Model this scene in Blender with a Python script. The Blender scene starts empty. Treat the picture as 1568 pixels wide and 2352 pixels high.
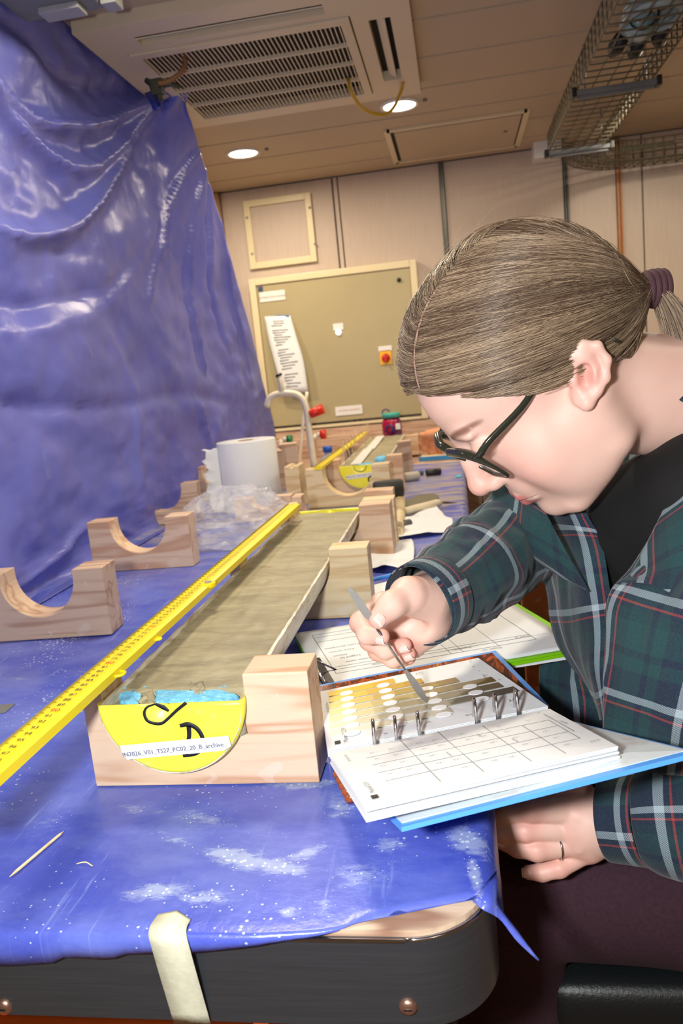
import bpy, bmesh, math, random
import numpy as np
from mathutils import Vector, Matrix
random.seed(7); rng = np.random.default_rng(7)
S = bpy.context.scene
COL = S.collection
# ------------------------------------------------------------------ camera
FPX, CXP, CYP = 1800.0, 784.0, 1176.0          # focal length and centre, frame 1568x2352
_Y = np.array([262, -354, FPX]); _Y /= np.linalg.norm(_Y)
_D = np.array([1000, 9900, FPX]); _D -= _D.dot(_Y) * _Y; _D /= np.linalg.norm(_D)
_X = np.cross(_D, _Y)
MW = np.array([_X, _Y, -_D])                   # camera (right, down, forward) -> world
CAM = np.array([0, 0, 1.26])
cd = bpy.data.cameras.new('camera'); cam = bpy.data.objects.new('camera', cd); COL.objects.link(cam)
r_, d_, f_ = MW[:, 0], MW[:, 1], MW[:, 2]
cam.matrix_world = Matrix(((r_[0], -d_[0], -f_[0], CAM[0]), (r_[1], -d_[1], -f_[1], CAM[1]), (r_[2], -d_[2], -f_[2], CAM[2]), (0, 0, 0, 1)))
cd.sensor_fit = 'HORIZONTAL'; cd.sensor_width = 14.9; cd.lens = FPX / 1568 * 14.9
cd.clip_start = 0.01
cd.dof.use_dof = True; cd.dof.focus_distance = 0.72; cd.dof.aperture_fstop = 7.0
S.camera = cam
# ------------------------------------------------------------------ light and exposure
S.view_settings.view_transform = 'Standard'; S.view_settings.look = 'None'
S.view_settings.gamma = 1; S.view_settings.use_curve_mapping = False
S.view_settings.exposure = 0.0
wd = bpy.data.worlds.new('world'); S.world = wd; wd.use_nodes = True
wd.node_tree.nodes['Background'].inputs[0].default_value = (1.0, 0.90, 0.78, 1)
wd.node_tree.nodes['Background'].inputs[1].default_value = 0.14
def area(name, loc, target, size, power, color, sy=None):
    l = bpy.data.lights.new(name, 'AREA'); l.shape = 'RECTANGLE'; l.size = size; l.size_y = sy or size
    l.energy = power; l.color = color
    o = bpy.data.objects.new(name, l); COL.objects.link(o); o.location = loc
    o.rotation_euler = (Vector(target) - Vector(loc)).to_track_quat('-Z', 'Y').to_euler()
    return o
# flash gun on the camera (the camera is turned on its side, so the flash sits left of the lens)
area('flash', (-0.13, -0.02, 1.29), (-0.05, 0.9, 0.95), 0.055, 8.4, (0.96, 0.98, 1.0), 0.035)
# unseen ceiling lamps, with fill added near the back wall and over the table
for lx, ly, le in ((-0.35, 1.25, 11), (0.75, 1.1, 3), (-0.3, -0.9, 4), (0.8, -0.8, 3), (-1.7, 0.8, 10), (1.6, 2.4, 8), (0.75, 2.75, 7.5), (-1.5, 2.6, 13)):
    area('room_fill', (lx, ly, 2.04), (lx, ly, 0), 0.16, le, (1.0, 0.88, 0.68))
# ------------------------------------------------------------------ helpers
def ray(px, py):
    return MW @ np.array([(px - CXP) / FPX, (py - CYP) / FPX, 1.0])
def at(px, py, x=None, y=None, z=None, d=None):
    """point of the world seen at a pixel of the frame, on the plane x, y, z = const or at depth d"""
    r = ray(px, py)
    if x is not None: t = (x - CAM[0]) / r[0]
    elif y is not None: t = (y - CAM[1]) / r[1]
    elif z is not None: t = (z - CAM[2]) / r[2]
    else: t = d
    return CAM + r * t
def lin(c):
    c = c / 255.0
    return c / 12.92 if c <= 0.04045 else ((c + 0.055) / 1.055) ** 2.4
def rgb(r, g, b): return (lin(r), lin(g), lin(b), 1.0)
MATS = {}
class NT:
    """small node helper"""
    def __init__(s, name):
        s.m = bpy.data.materials.new(name); s.m.use_nodes = True; s.t = s.m.node_tree
        s.b = s.t.nodes['Principled BSDF']; MATS[name] = s.m
    def n(s, typ, **kw):
        nd = s.t.nodes.new(typ)
        for k, v in kw.items():
            if k.startswith('i_'):
                nd.inputs[int(k[2:]) if k[2:].isdigit() else k[2:].replace('_', ' ')].default_value = v
            else: setattr(nd, k, v)
        return nd
    def l(s, a, b): s.t.links.new(a, b)
    def tex(s, kind='Object', scale=(1, 1, 1), rot=(0, 0, 0), loc=(0, 0, 0)):
        tc = s.n('ShaderNodeTexCoord'); mp = s.n('ShaderNodeMapping')
        mp.inputs['Scale'].default_value = scale; mp.inputs['Rotation'].default_value = rot; mp.inputs['Location'].default_value = loc
        s.l(tc.outputs[kind], mp.inputs[0]); return mp.outputs[0]
    def noise(s, vec, scale, detail=3, rough=.5, dist=0):
        nd = s.n('ShaderNodeTexNoise'); nd.inputs['Scale'].default_value = scale; nd.inputs['Detail'].default_value = detail
        nd.inputs['Roughness'].default_value = rough; nd.inputs['Distortion'].default_value = dist
        s.l(vec, nd.inputs['Vector']); return nd.outputs[0]
    def ramp(s, fac, stops, interp='LINEAR'):
        nd = s.n('ShaderNodeValToRGB'); cr = nd.color_ramp; cr.interpolation = interp
        while len(cr.elements) > 1: cr.elements.remove(cr.elements[-1])
        cr.elements[0].position = stops[0][0]; cr.elements[0].color = stops[0][1]
        for p, c in stops[1:]:
            e = cr.elements.new(p); e.color = c
        s.l(fac, nd.inputs[0]); return nd.outputs[0]
    def mix(s, fac, a, b, mode='MIX'):
        nd = s.n('ShaderNodeMix', data_type='RGBA', blend_type=mode)
        for v, i in ((fac, 0), (a, 6), (b, 7)):
            if hasattr(v, 'is_linked') or hasattr(v, 'links'): s.l(v, nd.inputs[i])
            else: nd.inputs[i].default_value = v
        return nd.outputs[2]
    def math(s, op, a, b=None, clamp=False):
        nd = s.n('ShaderNodeMath', operation=op); nd.use_clamp = clamp
        for v, i in ((a, 0), (b, 1)):
            if v is None: continue
            if hasattr(v, 'links'): s.l(v, nd.inputs[i])
            else: nd.inputs[i].default_value = v
        return nd.outputs[0]
    def bump(s, h, strength=.3, dist=.001):
        nd = s.n('ShaderNodeBump'); nd.inputs['Strength'].default_value = strength; nd.inputs['Distance'].default_value = dist
        s.l(h, nd.inputs['Height']); s.l(nd.outputs[0], s.b.inputs['Normal'])
    def set(s, **kw):
        for k, v in kw.items(): s.b.inputs[k.replace('_', ' ')].default_value = v
        return s
def plain(name, c, rough=.5, metal=0.0, vary=.06, scale=30, bump=0, **kw):
    if name in MATS: return MATS[name]
    t = NT(name); v = t.tex(); nz = t.noise(v, scale, 4)
    c1 = tuple(min(1, x * (1 + vary)) for x in c[:3]) + (1,); c2 = tuple(x * (1 - vary) for x in c[:3]) + (1,)
    t.l(t.ramp(nz, [(.3, c2), (.7, c1)]), t.b.inputs['Base Color'])
    t.set(Roughness=rough, Metallic=metal, **kw)
    if bump: t.bump(t.noise(v, scale * 4, 3), bump)
    return t.m
def pinewood(name, light, dark, rough=.55, ring=3.2, axis=0):
    t = NT(name); oi = t.n('ShaderNodeObjectInfo')
    sc = [60, 60, 60]; sc[axis] = 6
    tc = t.n('ShaderNodeTexCoord'); mp = t.n('ShaderNodeMapping'); t.l(tc.outputs['Object'], mp.inputs[0])
    mp.inputs['Scale'].default_value = sc
    cb = t.n('ShaderNodeCombineXYZ'); r = t.math('MULTIPLY', oi.outputs['Random'], 40.0)
    for i in range(3): t.l(r, cb.inputs[i])
    t.l(cb.outputs[0], mp.inputs['Location'])
    n1 = t.noise(mp.outputs[0], .55, 2, .5, .6); n2 = t.noise(mp.outputs[0], 7, 3)
    w = t.math('SINE', t.math('MULTIPLY', n1, ring * 6.28)); w = t.math('MULTIPLY_ADD', w, .5); w.node.inputs[2].default_value = .5
    w = t.math('MULTIPLY', t.math('POWER', w, 2.6), .8)
    c = t.ramp(w, [(0, light), (1, dark)])
    c = t.mix(t.math('MULTIPLY', n2, .22), c, tuple(x * .7 for x in dark[:3]) + (1,))
    blot = t.noise(t.tex(scale=(1, 1, 1)), 22, 3); c = t.mix(t.math('MULTIPLY', t.math('GREATER_THAN', blot, .66), .16), c, rgb(235, 232, 228))
    t.l(c, t.b.inputs['Base Color']); t.set(Roughness=rough); t.bump(n2, .12)
    return t.m

def link(o, parent=None):
    COL.objects.link(o)
    if parent is not None:
        o.parent = parent
        p = parent; off = Vector((0, 0, 0))
        while p is not None: off += p.location; p = p.parent
        return off
    return Vector((0, 0, 0))
def woff(parent):
    off = np.zeros(3); p = parent
    while p is not None: off += np.array(p.location); p = p.parent
    return off
def tag(o, label=None, cat=None, group=None, kind=None):
    if label: o['label'] = label
    if cat: o['category'] = cat
    if group: o['group'] = group
    if kind: o['kind'] = kind
    return o
def empty(name, loc, label=None, cat=None, group=None):
    o = bpy.data.objects.new(name, None); o.empty_display_size = .02; COL.objects.link(o); o.location = [float(v) for v in loc]
    return tag(o, label, cat, group)
def meshobj(name, verts, faces, m, parent=None, uv=None, smooth=True, loc=None):
    """verts in world coordinates; loc = own origin for top-level meshes"""
    v = np.asarray(verts, float)
    base = woff(parent) if parent is not None else (np.array(loc, float) if loc is not None else np.zeros(3))
    me = bpy.data.meshes.new(name); me.from_pydata((v - base).tolist(), [], [tuple(int(i) for i in f) for f in faces])
    me.update()
    if uv is not None:
        ul = me.uv_layers.new(name='UVMap'); li = np.empty(len(me.loops), int); me.loops.foreach_get('vertex_index', li)
        ul.data.foreach_set('uv', np.asarray(uv, float)[li].ravel())
    me.polygons.foreach_set('use_smooth', [smooth] * len(me.polygons))
    if isinstance(m, (list, tuple)):
        for q in m: me.materials.append(q)
    else: me.materials.append(m)
    o = bpy.data.objects.new(name, me); COL.objects.link(o)
    if parent is not None: o.parent = parent
    elif loc is not None: o.location = [float(a) for a in loc]
    return o
class MB:
    """collects shapes in world coordinates into one mesh"""
    def __init__(s): s.v = []; s.f = []; s.sm = []
    def add(s, v, f, sm=False):
        b = len(s.v); s.v += [tuple(map(float, p)) for p in v]; s.f += [tuple(i + b for i in q) for q in f]; s.sm += [sm] * len(f); return s
    def box(s, c, size, R=None, bev=0):
        hx, hy, hz = [q / 2 for q in size]; c = np.array(c, float)
        if bev:
            b = min(bev, hx * .9, hy * .9, hz * .9)
            bm = bmesh.new(); bmesh.ops.create_cube(bm, size=2)
            for q in bm.verts: q.co = Vector((q.co.x * hx, q.co.y * hy, q.co.z * hz))
            bmesh.ops.bevel(bm, geom=bm.edges[:], offset=b, segments=2, affect='EDGES', profile=.7)
            bm.verts.index_update(); v = np.array([tuple(q.co) for q in bm.verts]); f = [[q.index for q in fc.verts] for fc in bm.faces]; bm.free()
        else:
            v = np.array([(x * hx, y * hy, z * hz) for x in (-1, 1) for y in (-1, 1) for z in (-1, 1)])
            f = [(0, 1, 3, 2), (4, 6, 7, 5), (0, 4, 5, 1), (2, 3, 7, 6), (0, 2, 6, 4), (1, 5, 7, 3)]
        if R is not None: v = v @ np.array(R).T
        return s.add(v + c, f)
    def slab(s, q, th, up=None):
        """box from four corner points (top face), thickness downwards along the normal"""
        q = [np.array(p, float) for p in q]; n = np.cross(q[1] - q[0], q[3] - q[0]); n /= np.linalg.norm(n)
        if up is not None: n = np.array(up, float)
        elif n[2] < 0: n = -n
        v = q + [p - n * th for p in q]
        return s.add(v, [(0, 1, 2, 3), (7, 6, 5, 4)] + [(i, i + 4, (i + 1) % 4 + 4, (i + 1) % 4) for i in range(4)])
    def prism(s, poly, a0, a1, axis=1):
        """2D polygon extruded along an axis; poly is in the two other axes"""
        n = len(poly); v = []
        for a in (a0, a1):
            for p in poly:
                q = [0, 0, 0]; o = [i for i in range(3) if i != axis]; q[o[0]], q[o[1]] = p; q[axis] = a; v.append(q)
        return s.add(v, [tuple(range(n)), tuple(range(2 * n - 1, n - 1, -1))] + [(i, i + n, (i + 1) % n + n, (i + 1) % n) for i in range(n)])
    def tube(s, pts, r, seg=8, cap=True, sm=True, flat=None):
        pts = [np.array(p, float) for p in pts]; n = len(pts); rr = r if hasattr(r, '__len__') else [r] * n
        t0 = pts[1] - pts[0]; t0 /= np.linalg.norm(t0); u = np.cross(t0, [0, 0, 1.0])
        if np.linalg.norm(u) < 1e-3: u = np.cross(t0, [0, 1.0, 0])
        u /= np.linalg.norm(u); v = []
        for i in range(n):
            t = pts[min(i + 1, n - 1)] - pts[max(i - 1, 0)]; t /= np.linalg.norm(t) + 1e-12
            u = u - u.dot(t) * t; u /= np.linalg.norm(u); w = np.cross(t, u)
            for k in range(seg):
                a = 2 * math.pi * k / seg; v.append(pts[i] + rr[i] * (math.cos(a) * u + (flat or 1) * math.sin(a) * w))
        f = [(i * seg + k, i * seg + (k + 1) % seg, (i + 1) * seg + (k + 1) % seg, (i + 1) * seg + k) for i in range(n - 1) for k in range(seg)]
        s.add(v, f, sm)
        if cap:
            b = len(s.v) - len(v); s.f += [tuple(b + k for k in range(seg))[::-1], tuple(b + (n - 1) * seg + k for k in range(seg))]; s.sm += [False, False]
        return s
    def lathe(s, prof, c, axis=(0, 0, 1), seg=32, sm=True):
        ax = np.array(axis, float); ax /= np.linalg.norm(ax); u = np.cross(ax, [0.3, 1, .1]); u /= np.linalg.norm(u); w = np.cross(ax, u); c = np.array(c, float); v = []
        for r, h in prof:
            for k in range(seg):
                a = 2 * math.pi * k / seg; v.append(c + ax * h + r * (math.cos(a) * u + math.sin(a) * w))
        n = len(prof)
        return s.add(v, [(i * seg + k, i * seg + (k + 1) % seg, (i + 1) * seg + (k + 1) % seg, (i + 1) * seg + k) for i in range(n - 1) for k in range(seg)], sm)
    def cyl(s, c, r, h, axis=(0, 0, 1), seg=24, bev=0.0):
        b = bev or r * .08
        return s.lathe([(0.0001, 0), (r - b, 0), (r, b), (r, h - b), (r - b, h), (0.0001, h)], c, axis, seg, sm=False)
    def build(s, name, m, parent=None, loc=None):
        o = meshobj(name, s.v, s.f, m, parent, smooth=False, loc=loc)
        o.data.polygons.foreach_set('use_smooth', s.sm); return o
def cr_interp(P, n):
    """Catmull-Rom through control values along axis 0, n samples"""
    P = np.asarray(P, float); m = len(P); t = np.linspace(0, m - 1, n); i = np.clip(t.astype(int), 0, m - 2); f = (t - i)
    f = f.reshape([-1] + [1] * (P.ndim - 1))
    p0 = P[np.clip(i - 1, 0, m - 1)]; p1 = P[i]; p2 = P[i + 1]; p3 = P[np.clip(i + 2, 0, m - 1)]
    p0 = np.where((i == 0).reshape(f.shape), 2 * p1 - p2, p0); p3 = np.where((i == m - 2).reshape(f.shape), 2 * p2 - p1, p3)
    return .5 * ((2 * p1) + (-p0 + p2) * f + (2 * p0 - 5 * p1 + 4 * p2 - p3) * f ** 2 + (-p0 + 3 * p1 - 3 * p2 + p3) * f ** 3)
def gridfaces(nu, nv, flip=False):
    f = []
    for i in range(nu - 1):
        for j in range(nv - 1):
            q = (i * nv + j, i * nv + j + 1, (i + 1) * nv + j + 1, (i + 1) * nv + j); f.append(q[::-1] if flip else q)
    return f
def sheet(name, G, m, parent=None, th=.0008, uv=None, loc=None, smooth=True):
    """G: (nu, nv, 3) grid of world points -> a sheet with real thickness"""
    nu, nv = G.shape[:2]
    if uv is None:
        du = np.linalg.norm(np.diff(G, axis=0), axis=2).mean(1); dv = np.linalg.norm(np.diff(G, axis=1), axis=2).mean(0)
        U, V = np.meshgrid(np.r_[0, np.cumsum(du)], np.r_[0, np.cumsum(dv)], indexing='ij'); uv = np.stack([U, V], -1)
    o = meshobj(name, G.reshape(-1, 3), gridfaces(nu, nv), m, parent, uv.reshape(-1, 2), smooth, loc)
    if th:
        md = o.modifiers.new('thickness', 'SOLIDIFY'); md.thickness = th; md.offset = 0
    return o
def vnoise(p, seed=0):
    """cheap smooth value noise for arrays of 3D points"""
    p = np.asarray(p, float); i = np.floor(p).astype(np.int64); f = p - i; f = f * f * (3 - 2 * f); out = 0
    for dx in (0, 1):
        for dy in (0, 1):
            for dz in (0, 1):
                h = (i[..., 0] + dx) * 73856093 ^ (i[..., 1] + dy) * 19349663 ^ (i[..., 2] + dz) * 83492791 ^ (seed * 2654435761)
                h = ((h & 0xffffffff) * 1103515245 + 12345) & 0x7fffffff; h = (h >> 8) % 65536 / 65535.0
                out = out + h * (f[..., 0] if dx else 1 - f[..., 0]) * (f[..., 1] if dy else 1 - f[..., 1]) * (f[..., 2] if dz else 1 - f[..., 2])
    return out * 2 - 1
def text(s, size, m, parent, origin, ux, uy, name='lettering', lift=.0004, align='CENTER', ext=0.0):
    """flat printed text in the plane (ux, uy) at origin"""
    cu = bpy.data.curves.new('t', 'FONT'); cu.body = s; cu.size = size; cu.align_x = align; cu.align_y = 'CENTER'; cu.resolution_u = 2; cu.extrude = ext
    to = bpy.data.objects.new('t', cu); COL.objects.link(to); dg = bpy.context.evaluated_depsgraph_get()
    me = bpy.data.meshes.new_from_object(to.evaluated_get(dg)); bpy.data.objects.remove(to); bpy.data.curves.remove(cu)
    ux = np.array(ux, float); ux /= np.linalg.norm(ux); uy = np.array(uy, float); uy -= uy.dot(ux) * ux; uy /= np.linalg.norm(uy); nz = np.cross(ux, uy)
    v = np.array([q.co[:] for q in me.vertices]).reshape(-1, 3); w = np.array(origin, float) + v[:, :1] * ux + v[:, 1:2] * uy + nz * lift
    f = [list(q.vertices) for q in me.polygons]; bpy.data.meshes.remove(me)
    return w, f, nz
def texts(name, items, m, parent, **kw):
    b = MB()
    for it in items:
        w, f, _ = text(it[0], it[1], m, parent, it[2], it[3], it[4], **kw); b.add(w, f)
    return b.build(name, m, parent)
def copy_tree(o, parent=None):
    c = o.copy(); COL.objects.link(c)
    if parent is not None: c.parent = parent
    for ch in [q for q in bpy.data.objects if q.parent == o]: copy_tree(ch, c)
    return c
def rotz(a): return np.array([[math.cos(a), -math.sin(a), 0], [math.sin(a), math.cos(a), 0], [0, 0, 1.0]])
# ================================================================== materials
TZ = 0.90                                       # table top
CEIL = 2.065; WALLY = 3.5
black = plain('black_plastic', rgb(22, 22, 24), .4)
blackmat = plain('matt_black', rgb(12, 12, 13), .8)
ink = plain('ink', rgb(25, 25, 28), .6, vary=.01)
inkgrey = plain('grey_ink', rgb(120, 122, 130), .7, vary=.01)
redink = plain('red_ink', rgb(225, 70, 25), .6, vary=.01)
white = plain('white_plastic', rgb(232, 232, 228), .35, vary=.02)
paper = plain('paper', rgb(228, 231, 234), .75, vary=.01)
chrome = plain('chrome', rgb(205, 205, 208), .18, 1.0, vary=.02)
steel = plain('brushed_steel', rgb(178, 178, 176), .42, .75, vary=.05, scale=60)
yellow = plain('yellow_plastic', rgb(250, 232, 20), .3, vary=.03, scale=25)
yellowtape = plain('yellow_rule', rgb(248, 222, 8), .38, vary=.02, scale=20)
pine = pinewood('pine', rgb(228, 200, 170), rgb(196, 148, 112))
pineend = pinewood('pine_cream', rgb(232, 212, 172), rgb(206, 172, 122), ring=4)
pinegrey = pinewood('pine_weathered', rgb(212, 184, 158), rgb(170, 130, 102))
ply = pinewood('plywood_edge', rgb(222, 196, 168), rgb(140, 95, 72), ring=5, axis=0)
ceilm = plain('ceiling_panel_paint', rgb(190, 172, 144), .6, vary=.03, scale=3)
seamm = plain('seam_grey', rgb(118, 110, 105), .6)
wallm = NT('wall_laminate')
_v = wallm.tex(scale=(1, 1, 1)); _n = wallm.noise(wallm.tex(scale=(260, 30, 8)), 1, 3)
wallm.l(wallm.ramp(_n, [(.3, rgb(190, 172, 156)), (.7, rgb(200, 183, 168))]), wallm.b.inputs['Base Color']); wallm.set(Roughness=.5); wallm = wallm.m
cream = plain('cream_enamel', rgb(222, 208, 170), .4, vary=.02, scale=6)
cabm = plain('cabinet_paint', rgb(172, 160, 122), .42, vary=.02, scale=8)
orangewood = plain('orange_trim', rgb(180, 120, 70), .5)

def blue_sheet(name, stains, c0, c1, transl=.0):
    t = NT(name); v = t.tex('Object')
    n = t.noise(v, 4, 4, .55); c = t.ramp(n, [(.25, c0), (.75, c1)])
    # fine long scuffs
    for rot, sc, th in ((.5, (220, 18, 1), .64), (-.35, (160, 14, 1), .66)):
        m = t.noise(t.tex('Object', sc, (0, 0, rot)), .5, 4, .6); m = t.ramp(m, [(th, (0, 0, 0, 1)), (th + .1, (.5, .5, .5, 1))])
        c = t.mix(m, c, rgb(150, 165, 225))
    hz = t.noise(t.tex('Object', (1, 1.6, 1), (0, 0, .4)), 7, 6, .65); c = t.mix(t.math('MULTIPLY', t.math('SUBTRACT', hz, .40, True), 1.6 if stains else 1.0, True), c, rgb(140, 156, 224) if stains else rgb(140, 140, 205))
    if stains:
        # dried mud: specks, smears and washed-out patches
        sp = t.n('ShaderNodeTexVoronoi'); sp.inputs['Scale'].default_value = 150; t.l(v, sp.inputs['Vector'])
        big = t.noise(v, 9, 3); spm = t.math('LESS_THAN', sp.outputs['Distance'], t.math('MULTIPLY', t.math('SUBTRACT', big, .42, True), .9))
        c = t.mix(t.math('MULTIPLY', spm, .75), c, rgb(205, 215, 232))
        msk = None; c_sp = c
        for (x, y, rx, ry, a, amt) in stains:
            tc = t.n('ShaderNodeTexCoord'); mp = t.n('ShaderNodeMapping', vector_type='TEXTURE'); t.l(tc.outputs['Object'], mp.inputs[0])
            mp.inputs['Location'].default_value = (x, y, TZ); mp.inputs['Rotation'].default_value = (0, 0, a); mp.inputs['Scale'].default_value = (rx * 1.25, ry * 1.3, 9)
            ln = t.n('ShaderNodeVectorMath', operation='LENGTH'); t.l(mp.outputs[0], ln.inputs[0])
            k = t.math('MULTIPLY', t.math('SUBTRACT', 1.0, ln.outputs['Value'], True), amt)
            msk = k if msk is None else t.math('MAXIMUM', msk, k)
        e = t.noise(t.tex('Object', (1, 2.3, 1), (0, 0, -.3)), 60, 10, .80, .2)
        k = t.math('MULTIPLY', t.math('SUBTRACT', t.math('ADD', e, t.math('MULTIPLY', msk, .42)), .64), 6.0, True)
        k = t.math('MULTIPLY', k, t.math('MULTIPLY', msk, 2.2, True), True)
        c = t.mix(t.math('MULTIPLY', k, .5), c, rgb(190, 204, 222))
        sp2 = t.n('ShaderNodeTexVoronoi'); sp2.inputs['Scale'].default_value = 210; t.l(v, sp2.inputs['Vector']); s2 = t.math('LESS_THAN', sp2.outputs['Distance'], t.math('MULTIPLY', msk, .34)); c = t.mix(t.math('MULTIPLY', s2, .8), c, rgb(214, 222, 226))
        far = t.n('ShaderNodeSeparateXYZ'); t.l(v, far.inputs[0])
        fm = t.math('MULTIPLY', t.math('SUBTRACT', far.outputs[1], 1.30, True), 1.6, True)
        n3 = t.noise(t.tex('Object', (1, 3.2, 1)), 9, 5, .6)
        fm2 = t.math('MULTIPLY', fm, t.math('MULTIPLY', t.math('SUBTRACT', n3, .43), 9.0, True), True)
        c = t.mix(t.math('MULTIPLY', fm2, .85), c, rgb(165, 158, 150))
    t.l(c, t.b.inputs['Base Color']); t.set(Roughness=.32)
    t.b.inputs['Specular IOR Level'].default_value = .55
    t.bump(t.noise(v, 55, 4, .6), .25, .003)
    if transl:
        tr = t.n('ShaderNodeBsdfTranslucent'); t.l(c, tr.inputs[0]); mx = t.n('ShaderNodeMixShader'); mx.inputs[0].default_value = transl
        out = t.t.nodes['Material Output']; t.l(t.b.outputs[0], mx.inputs[1]); t.l(tr.outputs[0], mx.inputs[2]); t.l(mx.outputs[0], out.inputs[0])
    return t.m
def wxy(px, py): p = at(px, py, z=TZ); return p[0], p[1]
ST = []
for (px, py, rx, ry, a, amt) in ((560, 1975, .05, .014, -.35, 1), (640, 1990, .035, .012, -.2, 1), (360, 2050, .032, .012, .1, 1.0), (395, 1925, .03, .008, -.5, .6), (470, 2065, .03, .012, 0, .8), (700, 1960, .03, .01, .6, .8),
                              (1075, 1935, .016, .028, .5, 1.1), (1090, 2010, .006, .03, .12, 1.0), (900, 1940, .02, .012, .3, .8), (830, 2010, .035, .022, .2, .6), (780, 1850, .018, .03, .3, .7), (660, 2095, .01, .008, 0, .8), (700, 1800, .05, .010, .1, 1.0),
                              (470, 1880, .05, .02, -.3, .5), (40, 1560, .04, .008, -.2, .5), (320, 1860, .05, .012, -.2, .5), (120, 1890, .04, .03, .2, .35), (740, 2090, .02, .02, .2, .5)):
    x, y = wxy(px, py); ST.append((x, y, rx, ry, a, amt))
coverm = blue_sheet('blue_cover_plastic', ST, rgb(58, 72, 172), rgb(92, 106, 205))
drapem = blue_sheet('blue_hanging_plastic', None, rgb(102, 110, 204), rgb(134, 140, 226), .28)

# ================================================================== room
fl = MB().box((0, 1.5, -.02), (5.2, 6.4, .04)).build('floor', plain('floor_vinyl', rgb(150, 120, 92), .5, scale=4)); tag(fl, kind='structure')
# ceiling: long boards running across the room with recessed joints
ce = MB().box((0, 1.5, CEIL + .026), (5.2, 6.4, .04)).build('ceiling', plain('seam_lilac', rgb(150, 144, 146), .5)); tag(ce, kind='structure')
seams = [-1.6 + .2455 * i for i in range(22)]
for i in range(len(seams) - 1):
    y0, y1 = seams[i] + .005, seams[i + 1] - .005
    if y0 > WALLY: break
    MB().box((0, (y0 + min(y1, WALLY)) / 2, CEIL + .003), (5.2, min(y1, WALLY) - y0, .006), bev=.0015).build('ceiling_board', ceilm, ce)
wb = MB().box((0, WALLY + .06, 1.0), (5.2, .1, 2.2)).build('wall_back', seamm); tag(wb, kind='structure')
px_ = [-2.6, -1.55, -.955, -.467, -.462 + .01, -.006, .492, .70]
for a, b in ((-2.6, -.962), (-.958, -.468), (-.462, -.464 + .02), (-.440, -.014), (.006, .484), (.502, .69), (.712, .79), (.794, 2.6)):
    MB().box(((a + b) / 2, WALLY + .004, 1.03), (b - a - .002, .012, 2.06), bev=.0015).build('wall_panel', wallm, wb)
for nm, x, m, w in (('trim_1', -.004, black, .014), ('trim_2', .493, black, .014), ('trim_3', .701, orangewood, .02)):
    b = MB(); b.box((x - w * .35, WALLY - .006, 1.03), (w * .3, .016, 2.06)); b.box((x + w * .35, WALLY - .006, 1.03), (w * .3, .016, 2.06)); b.box((x, WALLY, 1.03), (w, .008, 2.06))
    tag(b.build(nm, m if nm == 'trim_3' else plain('dark_rail', rgb(92, 92, 88), .35, .6)), kind='structure')
tag(MB().box((-.975, WALLY - .012, 1.03), (.02, .02, 2.06)).build('trim_4', plain('warm_edge', rgb(205, 165, 110), .5)), kind='structure')
for nm, x in (('wall_left', -2.62), ('wall_right', 2.62)):
    tag(MB().box((x, 1.5, 1.03), (.04, 6.4, 2.1)).build(nm, wallm), kind='structure')
tag(MB().box((0, -1.7, 1.03), (5.2, .04, 2.1)).build('wall_front', wallm), kind='structure')

# recessed downlights
for (px, py, lab) in ((558, 352, 'round recessed downlight nearer the blue sheet'), (917, 242, 'round recessed downlight behind the yellow cable loop')):
    c = at(px, py, z=CEIL - .002); t = empty('downlight', c, lab, 'ceiling light', 'recessed downlights')
    MB().lathe([(.062, .002), (.062, -.003), (.052, -.004), (.050, .001)], c, seg=40).build('rim', white, t)
    em = MATS.get('lamp_glow')
    if em is None:
        q = NT('lamp_glow'); q.set(Emission_Color=(1.0, .9, .72, 1), Emission_Strength=14.0); em = q.m
    MB().lathe([(.0001, -.001), (.050, -.001), (.050, .001)], c, seg=40).build('lens', em, t)
    L = bpy.data.lights.new('downlight_beam', 'AREA'); L.shape = 'DISK'; L.size = .09; L.energy = 7.0; L.color = (1.0, .82, .6)
    lo = bpy.data.objects.new('downlight_beam', L); COL.objects.link(lo); lo.location = (c[0], c[1], c[2] - .012)
for px, py in ((612, 341), (975, 228)):
    c = at(px, py, z=CEIL); o = MB().cyl(c - [0, 0, .006], .007, .006).build('ceiling_sensor', seamm, loc=c)
    tag(o, 'tiny round sensor in the ceiling beside the %s downlight' % ('left' if px < 700 else 'right'), 'sensor')
# access hatch
hc = [at(885, 300, z=CEIL), at(1200, 250, z=CEIL), at(1195, 330, z=CEIL), at(915, 372, z=CEIL)]
x0, x1, y0, y1 = -.182, .30, 2.95, 3.40
h = empty('access_hatch', ((x0 + x1) / 2, (y0 + y1) / 2, CEIL), 'flat rectangular access hatch in the ceiling near the wall', 'hatch')
b = MB()
for c, s in (((x0, (y0 + y1) / 2), (.02, y1 - y0 + .02)), ((x1, (y0 + y1) / 2), (.02, y1 - y0 + .02)), (((x0 + x1) / 2, y0), (x1 - x0, .02)), (((x0 + x1) / 2, y1), (x1 - x0, .02))):
    b.box((c[0], c[1], CEIL - .003), (s[0], s[1], .008))
b.build('hatch_frame', cream, h)
MB().box(((x0 + x1) / 2 + .004, (y0 + y1) / 2 + .003, CEIL - .004), (x1 - x0 - .040, y1 - y0 - .040, .007), bev=.001).build('hatch_panel', ceilm, h)
MB().box(((x0 + x1) / 2, (y0 + y1) / 2, CEIL - .0005), (x1 - x0, y1 - y0, .001)).build('shadow_gap', blackmat, h)
MB().cyl(np.array([x1 - .06, y0 + .2, CEIL - .011]), .007, .004).build('latch', seamm, h)

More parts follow.
